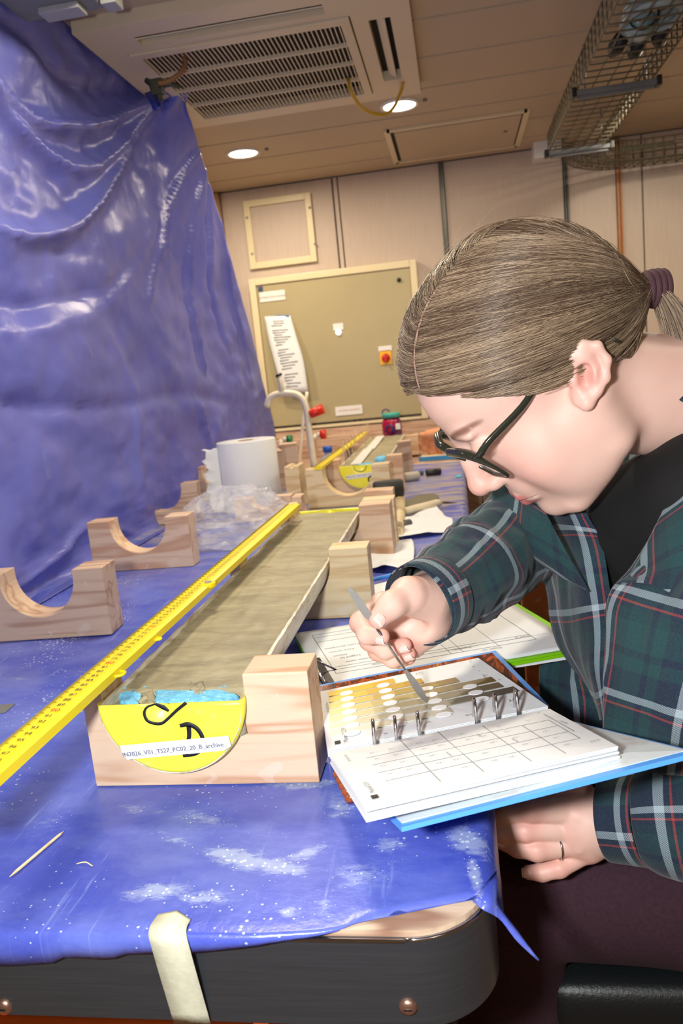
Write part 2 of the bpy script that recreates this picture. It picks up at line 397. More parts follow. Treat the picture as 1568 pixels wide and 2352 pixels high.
# ceiling air conditioner
AX0, AX1, AY0, AY1, AZ = -.775, -.045, 1.78, 2.52, CEIL - .03
ac = empty('air_conditioner', ((AX0 + AX1) / 2, (AY0 + AY1) / 2, CEIL), 'square ceiling cassette air conditioner with slotted grille', 'air conditioner')
acm = plain('ac_plastic', rgb(214, 198, 166), .4, vary=.02, scale=3); dark = plain('dark_recess', rgb(10, 10, 12), .8)
def acbox(x0, x1, y0, y1, b, z0=AZ, z1=CEIL, bev=.0): b.box(((x0 + x1) / 2, (y0 + y1) / 2, (z0 + z1) / 2), (x1 - x0, y1 - y0, z1 - z0), bev=bev)
GX0, GX1, GY0, GY1 = -.685, -.205, 1.955, 2.435
b = MB()
LY0, LY1 = 1.845, 1.895; RX0, RX1 = -.142, -.092
acbox(AX0, AX1, AY0, LY0, b); acbox(AX0, -.66, LY0, LY1, b); acbox(-.23, AX1, LY0, LY1, b)
acbox(AX0, AX1, LY1, GY0 - .03, b); acbox(AX0, GX0 - .025, GY0 - .03, GY1 + .02, b)
acbox(GX1 + .025, RX0, GY0 - .03, GY1 + .02, b); acbox(RX1, AX1, GY0 - .03, GY1 + .02, b)
acbox(RX0, RX1, GY0 - .03, 1.965, b); acbox(RX0, RX1, 2.37, GY1 + .02, b)
acbox(AX0, AX1, GY1 + .02, AY1, b)
o = b.build('housing', acm, ac)
b = MB(); acbox(AX0 + .03, AX1 - .03, AY0 + .03, AY1 - .03, b, CEIL - .004, CEIL + .001); b.build('inner_cavity', dark, ac)
for (x, y, sx, sy, tilt, nm) in (((RX0 + RX1) / 2 + .002, 2.167, .022, .385, 1, 'louvre'), (-.445, 1.87, .43, .03, 0, 'louvre')):
    a = .5; R = [[math.cos(a), 0, math.sin(a)], [0, 1, 0], [-math.sin(a), 0, math.cos(a)]] if tilt else [[1, 0, 0], [0, math.cos(a), -math.sin(a)], [0, math.sin(a), math.cos(a)]]
    MB().box((x, y, AZ + .008), (sx, sy, .003), R=R).build(nm, acm, ac)
# grille frame with its slats
b = MB(); m_ = .022
acbox(GX0 - m_, GX1 + m_, GY0 - .028, GY0, b, AZ - .005, AZ + .006); acbox(GX0 - m_, GX1 + m_, GY1, GY1 + .018, b, AZ - .005, AZ + .006)
acbox(GX0 - m_, GX0, GY0, GY1, b, AZ - .005, AZ + .006); acbox(GX1, GX1 + m_, GY0, GY1, b, AZ - .005, AZ + .006)
g = b.build('grille', acm, ac)
ns = 44
sl = MB(); acbox(-.0014, .0014, GY0, GY1, sl, -.002, .0008); slo = sl.build('slat', acm, g)
slo.data.transform(Matrix.Translation((0, 0, 0))); base = woff(ac); slo.location = (0, 0, 0)
# (slat mesh was built about the world origin; place copies relative to the unit)
me = slo.data
for v in me.vertices: v.co = Vector((v.co.x + base[0], v.co.y + base[1], v.co.z + base[2]))
for k in range(ns):
    o = slo if k == 0 else slo.copy()
    if k: COL.objects.link(o); o.parent = g
    x = GX0 + (k + .5) * (GX1 - GX0) / ns
    o.location = (x - base[0], -base[1], AZ - base[2])
for k in range(1, 4):
    y = GY0 + (GY1 - GY0) * k / 4; q = MB(); acbox(GX0, GX1, y - .0035, y + .0035, q, AZ - .006, AZ + .003); q.build('cross_rib', acm, g)
# clamp and hooked cable that hold the sheet
tie = at(388, 190, z=CEIL - .07)
q = empty('cable_hook', tie, 'brown curved cable hook over a dark clamp at the sheet corner', 'hook')
pts = cr_interp([at(418, 118, z=CEIL - .02), at(425, 145, z=CEIL - .045), at(412, 170, z=CEIL - .07), at(385, 187, z=CEIL - .085), at(362, 192, z=CEIL - .09)], 18)
MB().tube(pts, .006, 8).build('hook_cable', plain('brown_cable', rgb(120, 80, 45), .5), q)
b = MB(); c = at(362, 200, z=CEIL - .09); b.tube([c + [-.028, 0, .02], c, c + [.0, .01, -.03]], [.006, .012, .007], 8); b.tube([c + [-.02, 0, .0], c + [.03, .01, .006], c + [.05, .02, .0]], .006, 8)
b.box(c, (.03, .02, .035), bev=.003); b.build('clamp', plain('grey_green_metal', rgb(70, 74, 62), .5, .5), q)
b = MB(); pts = cr_interp([at(798, 178, z=AZ), at(808, 215, z=AZ - .05), at(838, 252, z=AZ - .075), at(880, 263, z=AZ - .08), at(905, 245, z=AZ - .06), at(922, 205, z=AZ - .01), at(925, 188, z=AZ)], 30)
o = b.tube(pts, .0048, 8).build('yellow_cable', plain('amber_cable', rgb(200, 158, 40), .45), loc=pts[0]); tag(o, 'yellow cable looping down from the ceiling unit past the downlight', 'cable')
# grey box light fitting, top left
p = at(150, 12, z=CEIL - .1); lf = empty('box_lamp', p, 'grey metal box lamp hanging at the top left corner', 'lamp')
MB().box(p + [-.03, -.05, .05], (.16, .22, .08), bev=.006).build('casing', plain('grey_enamel', rgb(120, 122, 120), .4), lf)
MB().box(p + [-.02, .03, .004], (.08, .04, .012), bev=.003).build('latch_plate', plain('light_enamel', rgb(160, 160, 156), .4), lf)
MB().box(p + [.07, .05, .03], (.03, .04, .05), bev=.003).build('bracket', plain('light_enamel', rgb(160, 160, 156), .4), lf)

# wall cabinet and everything on it
def wp(px, py, y=WALLY - .02): return at(px, py, y=y)
CY = WALLY - .055
c0, c1, c2, c3 = at(576, 652, y=CY), at(948, 592, y=CY), at(985, 985, y=CY), at(628, 1015, y=CY)
x0, x1 = -.862, -.135; z0, z1 = 1.015, 1.682
cab = empty('electrical_cabinet', ((x0 + x1) / 2, CY, z0), 'olive grey electrical cabinet with cream frame on the back wall', 'cabinet')
b = MB(); w = .028
for bx in (((x0 + w / 2), (z0 + z1) / 2, w, z1 - z0), ((x1 - w / 2), (z0 + z1) / 2, w, z1 - z0), ((x0 + x1) / 2, z1 - w / 2, x1 - x0 - 2 * w, w), ((x0 + x1) / 2, z0 + .006, x1 - x0 - 2 * w, .012)):
    b.box((bx[0], CY + .02, bx[1]), (bx[2], .05, bx[3]), bev=.003)
b.build('cabinet_frame', cream, cab)
MB().box(((x0 + x1) / 2, CY + .018, (z0 + z1) / 2), (x1 - x0 - .058, .03, z1 - z0 - .045), bev=.003).build('cabinet_door', cabm, cab)
FY = CY + .0015
def plate(name, px0, py0, px1, py1, m, parent, th=.002, y=None):
    a = at(px0, py0, y=y or FY); c = at(px1, py1, y=y or FY)
    return MB().box(((a[0] + c[0]) / 2, (y or FY) - th / 2, (a[2] + c[2]) / 2), (abs(c[0] - a[0]), th, abs(a[2] - c[2])), bev=th * .3).build(name, m, parent)
o = plate('name_label', 595, 672, 656, 688, white, cab)
a = at(625, 682, y=FY - .0022); texts('lettering', [('DISTRIBUTION BOARD', .012, a, (1, 0, 0), (0, 0, 1))], inkgrey, o)
o = plate('maker_badge', 592, 659, 604, 669, plain('badge_blue', rgb(50, 70, 110), .5), cab)
bi = [('POWER AND', .008, at(622, 655, y=FY - .001), (1, 0, 0), (0, 0, 1)), ('LIGHTING', .008, at(620, 664, y=FY - .001), (1, 0, 0), (0, 0, 1))]
MB().lathe([(.0001, .0), (.008, .0), (.009, .004), (.006, .010), (.0001, .010)], at(916, 643, y=FY), (0, -1, 0), 16).build('cabinet_lock', black, cab)
o = plate('indicator_label', 764, 744, 789, 757, white, cab)
lm = NT('indicator_glow'); lm.set(Base_Color=rgb(240, 240, 250), Emission_Color=(.9, .93, 1, 1), Emission_Strength=1.2)
MB().lathe([(.0001, .012), (.009, .010), (.013, .0)], at(777, 763, y=FY), (0, -1, 0), 20).build('indicator_lamp', lm.m, cab)
plate('switch_label', 868, 796, 900, 805, white, cab)
o = plate('isolator_plate', 871, 806, 900, 836, plain('isolator_yellow', rgb(240, 180, 30), .4), cab)
c = at(886, 822, y=FY); k = MB().lathe([(.0001, .018), (.013, .018), (.018, .010), (.019, .0)], c, (0, -1, 0), 24).build('isolator_knob', plain('isolator_red', rgb(190, 35, 20), .35), cab)
MB().box(c + [0, -.02, 0], (.008, .008, .032), bev=.002).build('knob_grip', plain('isolator_red', rgb(190, 35, 20), .35), k)
o = plate('lower_label', 769, 935, 833, 950, white, cab)
texts('lettering', [('CAUTION LIVE PARTS', .010, at(801, 942, y=FY - .0022), (1, 0, 0), (0, 0, 1))], plain('faded_red_ink', rgb(190, 110, 100), .6), o)
# small framed hatch above
x0, x1, z0, z1 = -.857, -.560, 1.728, 2.012
fr = empty('framed_panel', ((x0 + x1) / 2, WALLY - .01, z0), 'square inspection panel with cream frame and screws above the cabinet', 'panel')
b = MB(); w = .026
for bx in ((x0 + w / 2, (z0 + z1) / 2, w, z1 - z0), (x1 - w / 2, (z0 + z1) / 2, w, z1 - z0), ((x0 + x1) / 2, z1 - w / 2, x1 - x0 - 2 * w, w), ((x0 + x1) / 2, z0 + w / 2, x1 - x0 - 2 * w, w)):
    b.box((bx[0], WALLY - .012, bx[1]), (bx[2], .018, bx[3]), bev=.002)
b.build('frame', cream, fr); MB().box(((x0 + x1) / 2, WALLY - .005, (z0 + z1) / 2), (x1 - x0 - .05, .004, z1 - z0 - .05)).build('infill', wallm, fr)
for px, py in ((567, 500), (579, 583), (711, 477), (723, 560)):
    c = at(px, py, y=WALLY - .022); MB().lathe([(.0001, .004), (.004, .003), (.006, .0)], c, (0, -1, 0), 12).build('screw', steel, fr)
# printed sheet hanging from blue tape, bowed away from the door
rows = []
for k, (pl, pr, dy) in enumerate((((607, 727), (667, 725), .004), ((617, 780), (681, 775), .02), ((632, 840), (697, 830), .03), ((650, 902), (708, 902), .035))):
    a = at(*pl, y=FY - dy); c = at(*pr, y=FY - dy); rows.append([a, (a + c) / 2 - [0, .004, 0], c])
G = cr_interp(rows, 14); G = np.swapaxes(cr_interp(np.swapaxes(G, 0, 1), 8), 0, 1)
pp = empty('notice_sheet', G[0, 4], 'printed white notice hanging from blue tape on the cabinet', 'paper'); sheet('page', G, paper, pp, .0004)
b = MB()
for k in range(26):
    t_ = .07 + k * .034; i = t_ * 13; i0 = min(int(i), 12); f = i - i0; row = G[i0] * (1 - f) + G[i0 + 1] * f
    if k in (3, 11, 20): continue
    a0, a1 = (.3, .7) if k < 2 else (.2 + .05 * (k % 3 == 0), .45 + .4 * ((k * 37) % 10) / 10)
    A = row[0] + (row[-1] - row[0]) * a0 + [0, -.005, 0]; B = row[0] + (row[-1] - row[0]) * a1 + [0, -.005, 0]
    b.slab([A, B, B - [0, 0, .004], A - [0, 0, .004]], .0003, up=(0, -1, 0))
b.build('print_lines', inkgrey, pp)
a = at(648, 727, y=FY - .006); MB().box(a, (.06, .001, .012), R=[[.98, 0, .12], [0, 1, 0], [-.12, 0, .98]]).build('blue_tape', plain('blue_tape', rgb(30, 110, 190), .5), pp)

# white junction box and wire baskets at the ceiling
jb = at(1255, 345, y=WALLY - .05); o = MB().box((jb[0], WALLY - .05, jb[2] - .005), (.11, .1, .062), bev=.003).build('junction_box', white, loc=jb); tag(o, 'small white junction box on the wall under the basket end', 'box')
wire = plain('galvanised_wire', rgb(104, 98, 80), .6, .4)
def lerp(a, b, t): return a + (b - a) * t
# long basket: bottom plane z=1.95, sides up to 2.0
BX0, BX1, BY0, BY1, BZ0, BZ1 = .385, .585, .9, 3.12, 1.955, 2.02
bk = empty('cable_basket', ((BX0 + BX1) / 2, 2.0, BZ0), 'long wire mesh cable tray hung under the ceiling at top right', 'cable tray')
b = MB()
for i in range(6):
    x = lerp(BX0, BX1, i / 5); b.tube([(x, BY0, BZ0), (x, BY1, BZ0)], .0022, 6)
for z in (BZ0 + .025, BZ0 + .045, BZ1):
    for x in (BX0, BX1): b.tube([(x, BY0, z), (x, BY1, z)], .0022, 6)
b.build('long_wires', wire, bk)
b = MB(); n = 45
for k in range(n + 1):
    y = lerp(BY0, BY1, k / n); b.tube([(BX0, y, BZ1), (BX0, y, BZ0 + .003), (BX0 + .004, y, BZ0 - .003), (BX1 - .004, y, BZ0 - .003), (BX1, y, BZ0 + .003), (BX1, y, BZ1)], .0022, 5)
b.build('cross_wires', wire, bk)
for y in (1.35, 2.42, 3.08):
    q = MB(); q.box(((BX0 + BX1) / 2, y, BZ0 - .014), (BX1 - BX0 + .02, .03, .014), bev=.002); q.box(((BX0 + BX1) / 2, y, BZ0 - .024), (BX1 - BX0, .012, .008)); sp = q.build('support_bar', plain('grey_bar', rgb(120, 122, 124), .6, .3), bk)
    for x in (BX0 - .012, BX1 + .012): MB().box((x, y, BZ0 - .012), (.014, .034, .026), bev=.003).build('end_cap', black, sp)
    for x in (BX0 + .02, BX1 - .02): MB().tube([(x, y, BZ0), (x, y, CEIL)], .003, 8).build('hanger_rod', steel, sp)
# curved branch basket towards the right wall
bk2 = empty('cable_basket', (.7, 3.1, 1.95), 'curving wire mesh cable tray branching right along the wall', 'cable tray')
path = cr_interp([(.50, 3.10, 0), (.56, 3.26, 0), (.68, 3.36, 0), (.9, 3.38, 0), (1.25, 3.38, 0)], 26)
tan = np.gradient(path, axis=0); tan /= np.linalg.norm(tan, axis=1)[:, None]; nrm = np.stack([tan[:, 1], -tan[:, 0], tan[:, 2]], 1)
b = MB()
for o_ in (-.07, -.035, 0, .035, .07): b.tube(path + nrm * o_ + [0, 0, 1.93], .002, 5)
for z in (1.955, 1.98, 2.0):
    for o_ in (-.07, .07): b.tube(path + nrm * o_ + [0, 0, z], .002, 5)
b.build('long_wires', wire, bk2); b = MB()
for k in range(0, 26, 1):
    P = path[k]; N = nrm[k]; b.tube([P - N * .07 + [0, 0, 2.0], P - N * .07 + [0, 0, 1.93], P + N * .07 + [0, 0, 1.93], P + N * .07 + [0, 0, 2.0]], .002, 5)
b.build('cross_wires', wire, bk2)
b = MB(); b.box((.78, 3.37, 1.985), (.2, .012, .018), bev=.002); b.build('clip_plate', wire, bk2)
# coiled hoses and connectors lying in the basket
greym = plain('grey_rubber', rgb(150, 165, 168), .4); darkm = plain('dark_rubber', rgb(26, 26, 30), .5)
b = MB(); c = np.array([.50, 2.03, 2.0])
hs = empty('coiled_hose', c, 'pale grey hose coil with black connectors in the wire tray', 'hose')
for k in range(3):
    th = np.linspace(0, 2 * math.pi, 30); rr = .062 - k * .004; b.tube(np.stack([c[0] + rr * np.cos(th), c[1] + .04 + 1.4 * rr * np.sin(th), c[2] - .02 + .014 * k + 0 * th], 1), .009, 8, cap=False)
b.build('hose', greym, hs)
MB().lathe([(.0001, -.05), (.030, -.05), (.036, -.02), (.036, .02), (.026, .05), (.0001, .05)], c + [-.02, .08, -.012], (.3, 1, 0), 20).build('float_body', plain('pale_teal', rgb(140, 165, 172), .3), hs)
for dx, dy in ((-.06, .18), (0.0, .22), (.05, .16)):
    MB().lathe([(.0001, 0), (.018, 0), (.02, .05), (.006, .09), (.0001, .09)], c + [dx * .8, dy - .05, -.02], (dx * 2, 1, -.1), 12).build('connector', darkm, hs)
MB().lathe([(.030, -.01), (.034, 0), (.030, .01)], c + [-.02, .03, -.012], (.3, 1, 0), 20).build('collar', darkm, hs)
# ================================================================== work table and its cover
TXL, TXR, TYF, TYB, RC = -1.02, -.004, .450, 2.86, .055
tb = empty('work_table', ((TXL + TXR) / 2, 1.6, 0), 'long work table with dark metal edge band and plywood top', 'table')
def rounded(x0, x1, y0, y1, r, n=10):
    p = []
    for cx, cy, a in ((x1 - r, y0 + r, -90), (x1 - r, y1 - r, 0), (x0 + r, y1 - r, 90), (x0 + r, y0 + r, 180)):
        for k in range(n + 1):
            t_ = math.radians(a + 90 * k / n); p.append((cx + r * math.cos(t_), cy + r * math.sin(t_)))
    return p
o = MB().prism(rounded(TXL, TXR, TYF, TYB, RC), TZ - .028, TZ - .0025, axis=2).build('tabletop', ply, tb)
outer = rounded(TXL - .004, TXR + .004, TYF - .004, TYB + .004, RC + .004, 14); inner = rounded(TXL, TXR, TYF, TYB, RC, 14); n = len(outer)
b = MB(); v = []; zt, zb = TZ - .007, TZ - .072
for p, z in [(p, zt) for p in outer] + [(p, zb) for p in outer] + [(p, zt) for p in inner] + [(p, zb) for p in inner]: v.append((p[0], p[1], z))
f = []
for i in range(n):
    j = (i + 1) % n; f += [(i, i + n, j + n, j), (i, j, j + 2 * n, i + 2 * n), (i + n, i + 3 * n, j + 3 * n, j + n), (i + 2 * n, j + 2 * n, j + 3 * n, i + 3 * n)]
b.add(v, f, True)
bandm = NT('dark_band_metal'); bandm.set(Metallic=.8, Roughness=.34); _n = bandm.noise(bandm.tex(scale=(6, 6, 220)), 2, 4)
bandm.l(bandm.ramp(_n, [(.3, rgb(92, 96, 103)), (.7, rgb(102, 106, 113))]), bandm.b.inputs['Base Color'])
bd = b.build('edge_band', bandm.m, tb); rim = MB().tube([(p[0], p[1], zt + .0002) for p in rounded(TXL - .003, TXR + .003, TYF - .003, TYB + .003, RC + .003, 14)] + [(outer[0][0] - .001, outer[0][1], zt)], .0016, 6).build('bright_rim', chrome, tb); md = bd.modifiers.new('soft', 'EDGE_SPLIT'); md.split_angle = .8
for px in (10, 937):
    c = at(px, 2311, y=TYF - .004); sc = MB().lathe([(.0001, .0035), (.003, .0033), (.0055, .0022), (.0062, .0)], c, (0, -1, 0), 20).build('screw', plain('copper_screw', rgb(190, 150, 130), .3, .9), tb)
    MB().box(c + [0, -.0036, 0], (.0055, .0006, .0012)).build('slot', black, sc)
b = MB()
for x, y in ((TXL + .06, TYF + .08), (TXR - .06, TYF + .12), (TXL + .06, TYB - .08), (TXR - .06, TYB - .08)):
    MB().box((x, y, (TZ - .07) / 2), (.05, .05, TZ - .07), bev=.003).build('leg', plain('dark_steel', rgb(60, 60, 62), .4, .8), tb)
# --- blue plastic cover
nx, ny = 110, 220
xs = np.r_[np.linspace(-.98, -.012, nx - 3), -.003, .0045, .0055]; ys = np.linspace(.452, 2.80, ny)
X_, Y_ = np.meshgrid(xs, ys, indexing='ij')
yf = np.interp(xs, [-1, -.30, -.16, -.115, -.07, -.03, -.006, .006], [.441, .441, .443, .449, .461, .474, .480, .486])
for i in range(nx):
    k = ys < .62; Y_[i] = np.where(k, yf[i] + (ys - .452) / (.62 - .452) * (.62 - yf[i]), ys)
wr = vnoise(np.stack([X_ * 7, Y_ * 7, 0 * X_], -1), 1) * .0013 + vnoise(np.stack([X_ * 25, Y_ * 18, 0 * X_], -1), 2) * .0005
Z_ = np.full_like(X_, TZ + .0012) + wr - .0012
Z_[-1, :] = TZ - .05 + .012 * np.sin(ys * 23) * 1; Z_[-2, :] = TZ - .012; Z_[-1, :6] = TZ - .02
G = np.stack([X_, Y_, Z_], -1)
# front overhang, cut unevenly; none where the cover pulls back from the corner
dr = np.interp(xs, [-1, -.34, -.30, -.295, -.26, -.255, -.2, -.13, -.08, .01], [.024, .026, .022, .018, .020, .016, .014, .005, .0, 0])
ex = []
for q_ in (1.0, .5, .06):
    row = G[:, 0].copy(); row[:, 1] -= np.where(dr > .002, .0035 * (1 - abs(q_ - .5) * .6), 0); row[:, 2] -= dr * q_ ; ex.append(row)
G2 = np.concatenate([np.stack(ex, 1), G], 1)
cv = sheet('table_cover', G2, coverm, th=.0006, loc=(-.5, 1.6, TZ)); tag(cv, 'creased blue plastic sheet covering the table, smeared with dried mud', 'table cover')
# object texture coordinates are relative to the origin: shift so stains stay in world metres
cv.location = (0, 0, 0)
for v in cv.data.vertices: v.co = v.co + Vector((-.5, 1.6, TZ))
# dangling corner flap
tri = []
A0, A1 = at(1128, 2075, z=TZ + .001), at(1146, 2050, z=TZ + .001); tip = at(1238, 2207, y=.47)
F0 = np.array([at(1140, 2000, z=TZ + .0015), at(1143, 2045, z=TZ + .0015), at(1150, 2085, y=.478), at(1190, 2140, y=.472), at(1238, 2206, y=.468)])
F1 = np.array([at(1085, 2070, z=TZ + .0015), at(1110, 2090, z=TZ + .0012), at(1148, 2112, y=.471), at(1185, 2160, y=.468), at(1236, 2208, y=.467)])
G = np.stack([cr_interp(F0, 16), cr_interp((F0 + F1) / 2 + [[0, 0, .001]] * 5, 16), cr_interp(F1, 16)], 1)
o = sheet('corner_flap', G, coverm, cv, .0006)
# masking tape over the edge
L_ = [at(370, 2097, z=TZ + .0035), at(345, 2140, y=.443) * [1, 1, 0] + [0, -.002, TZ + .002], at(352, 2190, y=.4355), at(400, 2352, y=.4425)]
R_ = [at(437, 2112, z=TZ + .0035), at(432, 2150, y=.443) * [1, 1, 0] + [0, -.002, TZ + .002], at(440, 2195, y=.4355), at(484, 2352, y=.4425)]
L_[0] = at(362, 2100, z=TZ + .003); 
G = np.stack([cr_interp(np.array(L_), 22), cr_interp((np.array(L_) + R_) / 2 + [[0, .006, 0.0003], [0, 0, 0], [0, 0, 0], [0, 0, 0]], 22), cr_interp(np.array(R_), 22)], 1)
tm = NT('masking_tape'); _n = tm.noise(tm.tex(scale=(120, 120, 120)), 1, 5, .7); tm.l(tm.ramp(_n, [(.3, rgb(196, 194, 168)), (.7, rgb(212, 210, 186))]), tm.b.inputs['Base Color']); tm.set(Roughness=.6); tm.bump(_n, .4)
o = sheet('masking_tape', G, tm.m, th=.0003, loc=G[8, 1]); tag(o, 'strip of cream masking tape holding the cover to the table edge', 'tape')
# toothpick and scraps
a, c = at(22, 2014, z=TZ + .002), at(147, 1909, z=TZ + .002); ln = c - a
o = MB().tube([a, a + ln * .12, a + ln * .9, c], [.0003, .0013, .0013, .0003], 8).build('toothpick', pineend, loc=a); tag(o, 'wooden toothpick lying loose at the front left of the table', 'toothpick')
a, c = at(176, 1984, z=TZ + .0015), at(212, 1989, z=TZ + .0015); o = MB().tube(cr_interp([a, (a + c) / 2 + [0, .002, .001], c], 8), .0005, 6).build('wood_shaving', pineend, loc=a); tag(o, 'tiny pale curled shaving on the blue cover near the toothpick', 'shaving')
o = MB().slab([at(0, 1618, z=TZ + .002), at(35, 1616, z=TZ + .002), at(12, 1636, z=TZ + .002), at(0, 1638, z=TZ + .002)], .0006).build('tape_scrap', plain('grey_tape', rgb(110, 112, 110), .6), loc=at(10, 1625, z=TZ)); tag(o, 'small grey tape scrap at the left edge on the table cover', 'tape')

# ================================================================== wooden cradles
def cradle_poly(w, h, r, cx=0, zc=None, foot=.0):
    """outline in x,z: a block with a half-round cut"""
    zc = h - .012 if zc is None else zc; hw = w / 2
    p = [(-hw, 0), (hw, 0), (hw, h), (cx + r, h)]
    for k in range(0, 25):
        a = -math.pi * k / 24; p.append((cx + r * math.cos(a), zc + r * math.sin(a)))
    p += [(cx - r, h), (-hw, h)]
    return p
def cradle(loc, label, w=.205, h=.105, d=.045, r=.058, cx=0, zc=None, ang=0, m=pine, name='wooden_cradle'):
    p = cradle_poly(w, h, r, cx, zc); n = len(p)
    v = [(x, -d / 2, z) for x, z in p] + [(x, d / 2, z) for x, z in p]
    # triangulate the arched face by quads between arc and base
    f = []; arc = list(range(3, n - 1)); m_ = len(arc)
    base = []; 
    for i, k in enumerate(arc): base.append(-w / 2 + w * (1 - i / (m_ - 1)))
    nb = len(v); v += [(x, -d / 2, 0) for x in base] + [(x, d / 2, 0) for x in base]
    for i in range(m_ - 1):
        f.append((arc[i], arc[i + 1], nb + i + 1, nb + i)); f.append((arc[i] + n, nb + m_ + i, nb + m_ + i + 1, arc[i + 1] + n))
        f.append((nb + i, nb + i + 1, nb + m_ + i + 1, nb + m_ + i)); f.append((arc[i], arc[i] + n, arc[i + 1] + n, arc[i + 1]))
    f += [(arc[0], nb, 2), (arc[0] + n, 2 + n, nb + m_), (arc[-1], n - 1, nb + m_ - 1), (arc[-1] + n, nb + 2 * m_ - 1, 2 * n - 1)]
    f += [(2, nb, nb + m_, 2 + n), (n - 1, 2 * n - 1, nb + 2 * m_ - 1, nb + m_ - 1), (2, 2 + n, arc[0] + n, arc[0]), (n - 1, arc[-1], arc[-1] + n, 2 * n - 1)]
    R = rotz(math.radians(ang)); V = np.array(v)
    o = meshobj(name, V, f, m, None, smooth=False); 
    bm = bmesh.new(); bm.from_mesh(o.data); bmesh.ops.remove_doubles(bm, verts=bm.verts, dist=1e-5); loose = [q for q in bm.verts if not q.link_faces]; bmesh.ops.delete(bm, geom=loose); bmesh.ops.recalc_face_normals(bm, faces=bm.faces); bm.to_mesh(o.data); bm.free()
    md = o.modifiers.new('edge', 'BEVEL'); md.width = .0012; md.segments = 2; md.limit_method = 'ANGLE'; md.angle_limit = .7
    o.location = loc; o.rotation_euler = (0, 0, math.radians(ang)); tag(o, label, 'cradle', 'wooden half round core cradles')
    return o
z0 = TZ + .0015
c1_ = cradle((-.252, .652, z0), 'large pine cradle in front holding the yellow end cap of the near core', w=.212, r=.0672, cx=-.020, zc=.0855, d=.046)
cradle((-.648, 1.087, z0), 'empty pine cradle at the left edge of the photo with screw holes', w=.21, d=.05, ang=3, m=pinegrey)
cradle((-.655, 1.49, z0), 'empty pine cradle second from the left with brown grain and stained foot', w=.212, d=.045, ang=1)
cradle((-.80, 1.98, z0), 'empty dark cradle leaning at the foot of the blue sheet', w=.2, d=.04, ang=6, m=pinegrey)
cradle((-.74, 2.34, z0), 'cradle half hidden behind the white paper roll', w=.2, d=.05, m=pinegrey)
cradle((-.249, 1.112, z0), 'pine cradle under the middle of the near core, right arm in view', w=.208, r=.0672, cx=-.020, zc=.0855, d=.042, m=pineend)
cradle((-.247, 1.46, z0), 'pine cradle under the far end of the near core', w=.212, r=.0672, cx=-.020, zc=.0855, d=.045, m=pine)
cradle((-.245, 1.512, z0), 'pine cradle standing directly behind the far end cradle', w=.215, r=.0672, cx=-.022, zc=.0855, d=.04, m=pineend)
cradle((-.255, 1.62, z0), 'pine cradle just behind the yellow far cap of the near core', w=.215, r=.0672, cx=-.020, zc=.0855, d=.04)
cradle((-.305, 2.06, z0), 'empty pale cradle before the far core with its half round opening in view', w=.225, h=.105, r=.066, d=.045, m=pineend)
cradle((-.283, 2.235, z0), 'cradle carrying the near end of the far core', w=.225, r=.0675, cx=0, zc=.0855, d=.045, m=pine)
cradle((-.280, 2.62, z0), 'cradle carrying the middle of the far core', w=.225, r=.0675, cx=0, zc=.0855, d=.045, m=pinegrey)
for px, py in ((93, 1440), (200, 1433)):
    pass
cradle((-.51, 1.93, z0), 'small cradle lying in front of the paper roll', w=.15, h=.06, r=.03, d=.04, zc=.06)
cradle((-.458, 2.10, z0), 'pale cradle standing on end left of the round opening', w=.04, h=.115, r=.006, d=.08, m=pineend, zc=.115)
def block(loc, size, label, m=pine, ang=0):
    o = MB().box((0, 0, size[2] / 2), size, bev=.0015).build('wood_block', m); o.location = loc; o.rotation_euler = (0, 0, math.radians(ang)); tag(o, label, 'block'); return o
block((-.655, 2.42, z0), (.05, .05, .115), 'upright wood block right behind the paper roll', pinegrey, 20)
block((-.60, 2.46, z0), (.05, .09, .125), 'taller upright wood block touching the one behind the roll', pinegrey, 20)
block((-.585, 2.62, z0), (.06, .06, .13), 'wood block standing furthest back behind the pair by the roll', pine, 10)

# ================================================================== sediment cores
mudm = NT('mud')
v = mudm.tex('Object'); n1 = mudm.noise(mudm.tex('Object', (3, 9, 3), (0, 0, .25)), 4, 6, .65, .8); n2 = mudm.noise(v, 120, 4, .7)
c = mudm.ramp(n1, [(.3, rgb(136, 128, 104)), (.5, rgb(162, 154, 124)), (.72, rgb(184, 176, 144))]); c = mudm.mix(mudm.math('MULTIPLY', n2, .35), c, rgb(112, 100, 80))
mudm.l(c, mudm.b.inputs['Base Color']); mudm.set(Roughness=.5); mudm.b.inputs['Specular IOR Level'].default_value = .45
mudm.bump(mudm.math('ADD', n2, mudm.math('MULTIPLY', n1, 1.5)), .5, .0015); mudm = mudm.m
capm = NT('yellow_cap'); _n = capm.noise(capm.tex(), 45, 5, .7); capm.l(capm.ramp(_n, [(.3, rgb(246, 236, 66)), (.62, rgb(252, 246, 78)), (.78, rgb(254, 252, 180))]), capm.b.inputs['Base Color']); capm.set(Roughness=.35); capm.b.inputs['Subsurface Weight'].default_value = .08; capm = capm.m
linerm = NT('liner_pvc'); _n = linerm.noise(linerm.tex(scale=(60, 12, 60)), 1, 5, .7); linerm.l(linerm.ramp(_n, [(.35, rgb(168, 150, 112)), (.5, rgb(222, 216, 198)), (.7, rgb(236, 234, 228))]), linerm.b.inputs['Base Color']); linerm.set(Roughness=.4); linerm = linerm.m
foamm = NT('blue_foam'); _n = foamm.noise(foamm.tex(), 220, 3, .7); foamm.l(foamm.ramp(_n, [(.3, rgb(92, 178, 226)), (.6, rgb(126, 202, 240)), (.75, rgb(200, 232, 248))]), foamm.b.inputs['Base Color']); foamm.set(Roughness=.8); foamm.bump(_n, .8, .002); foamm = foamm.m
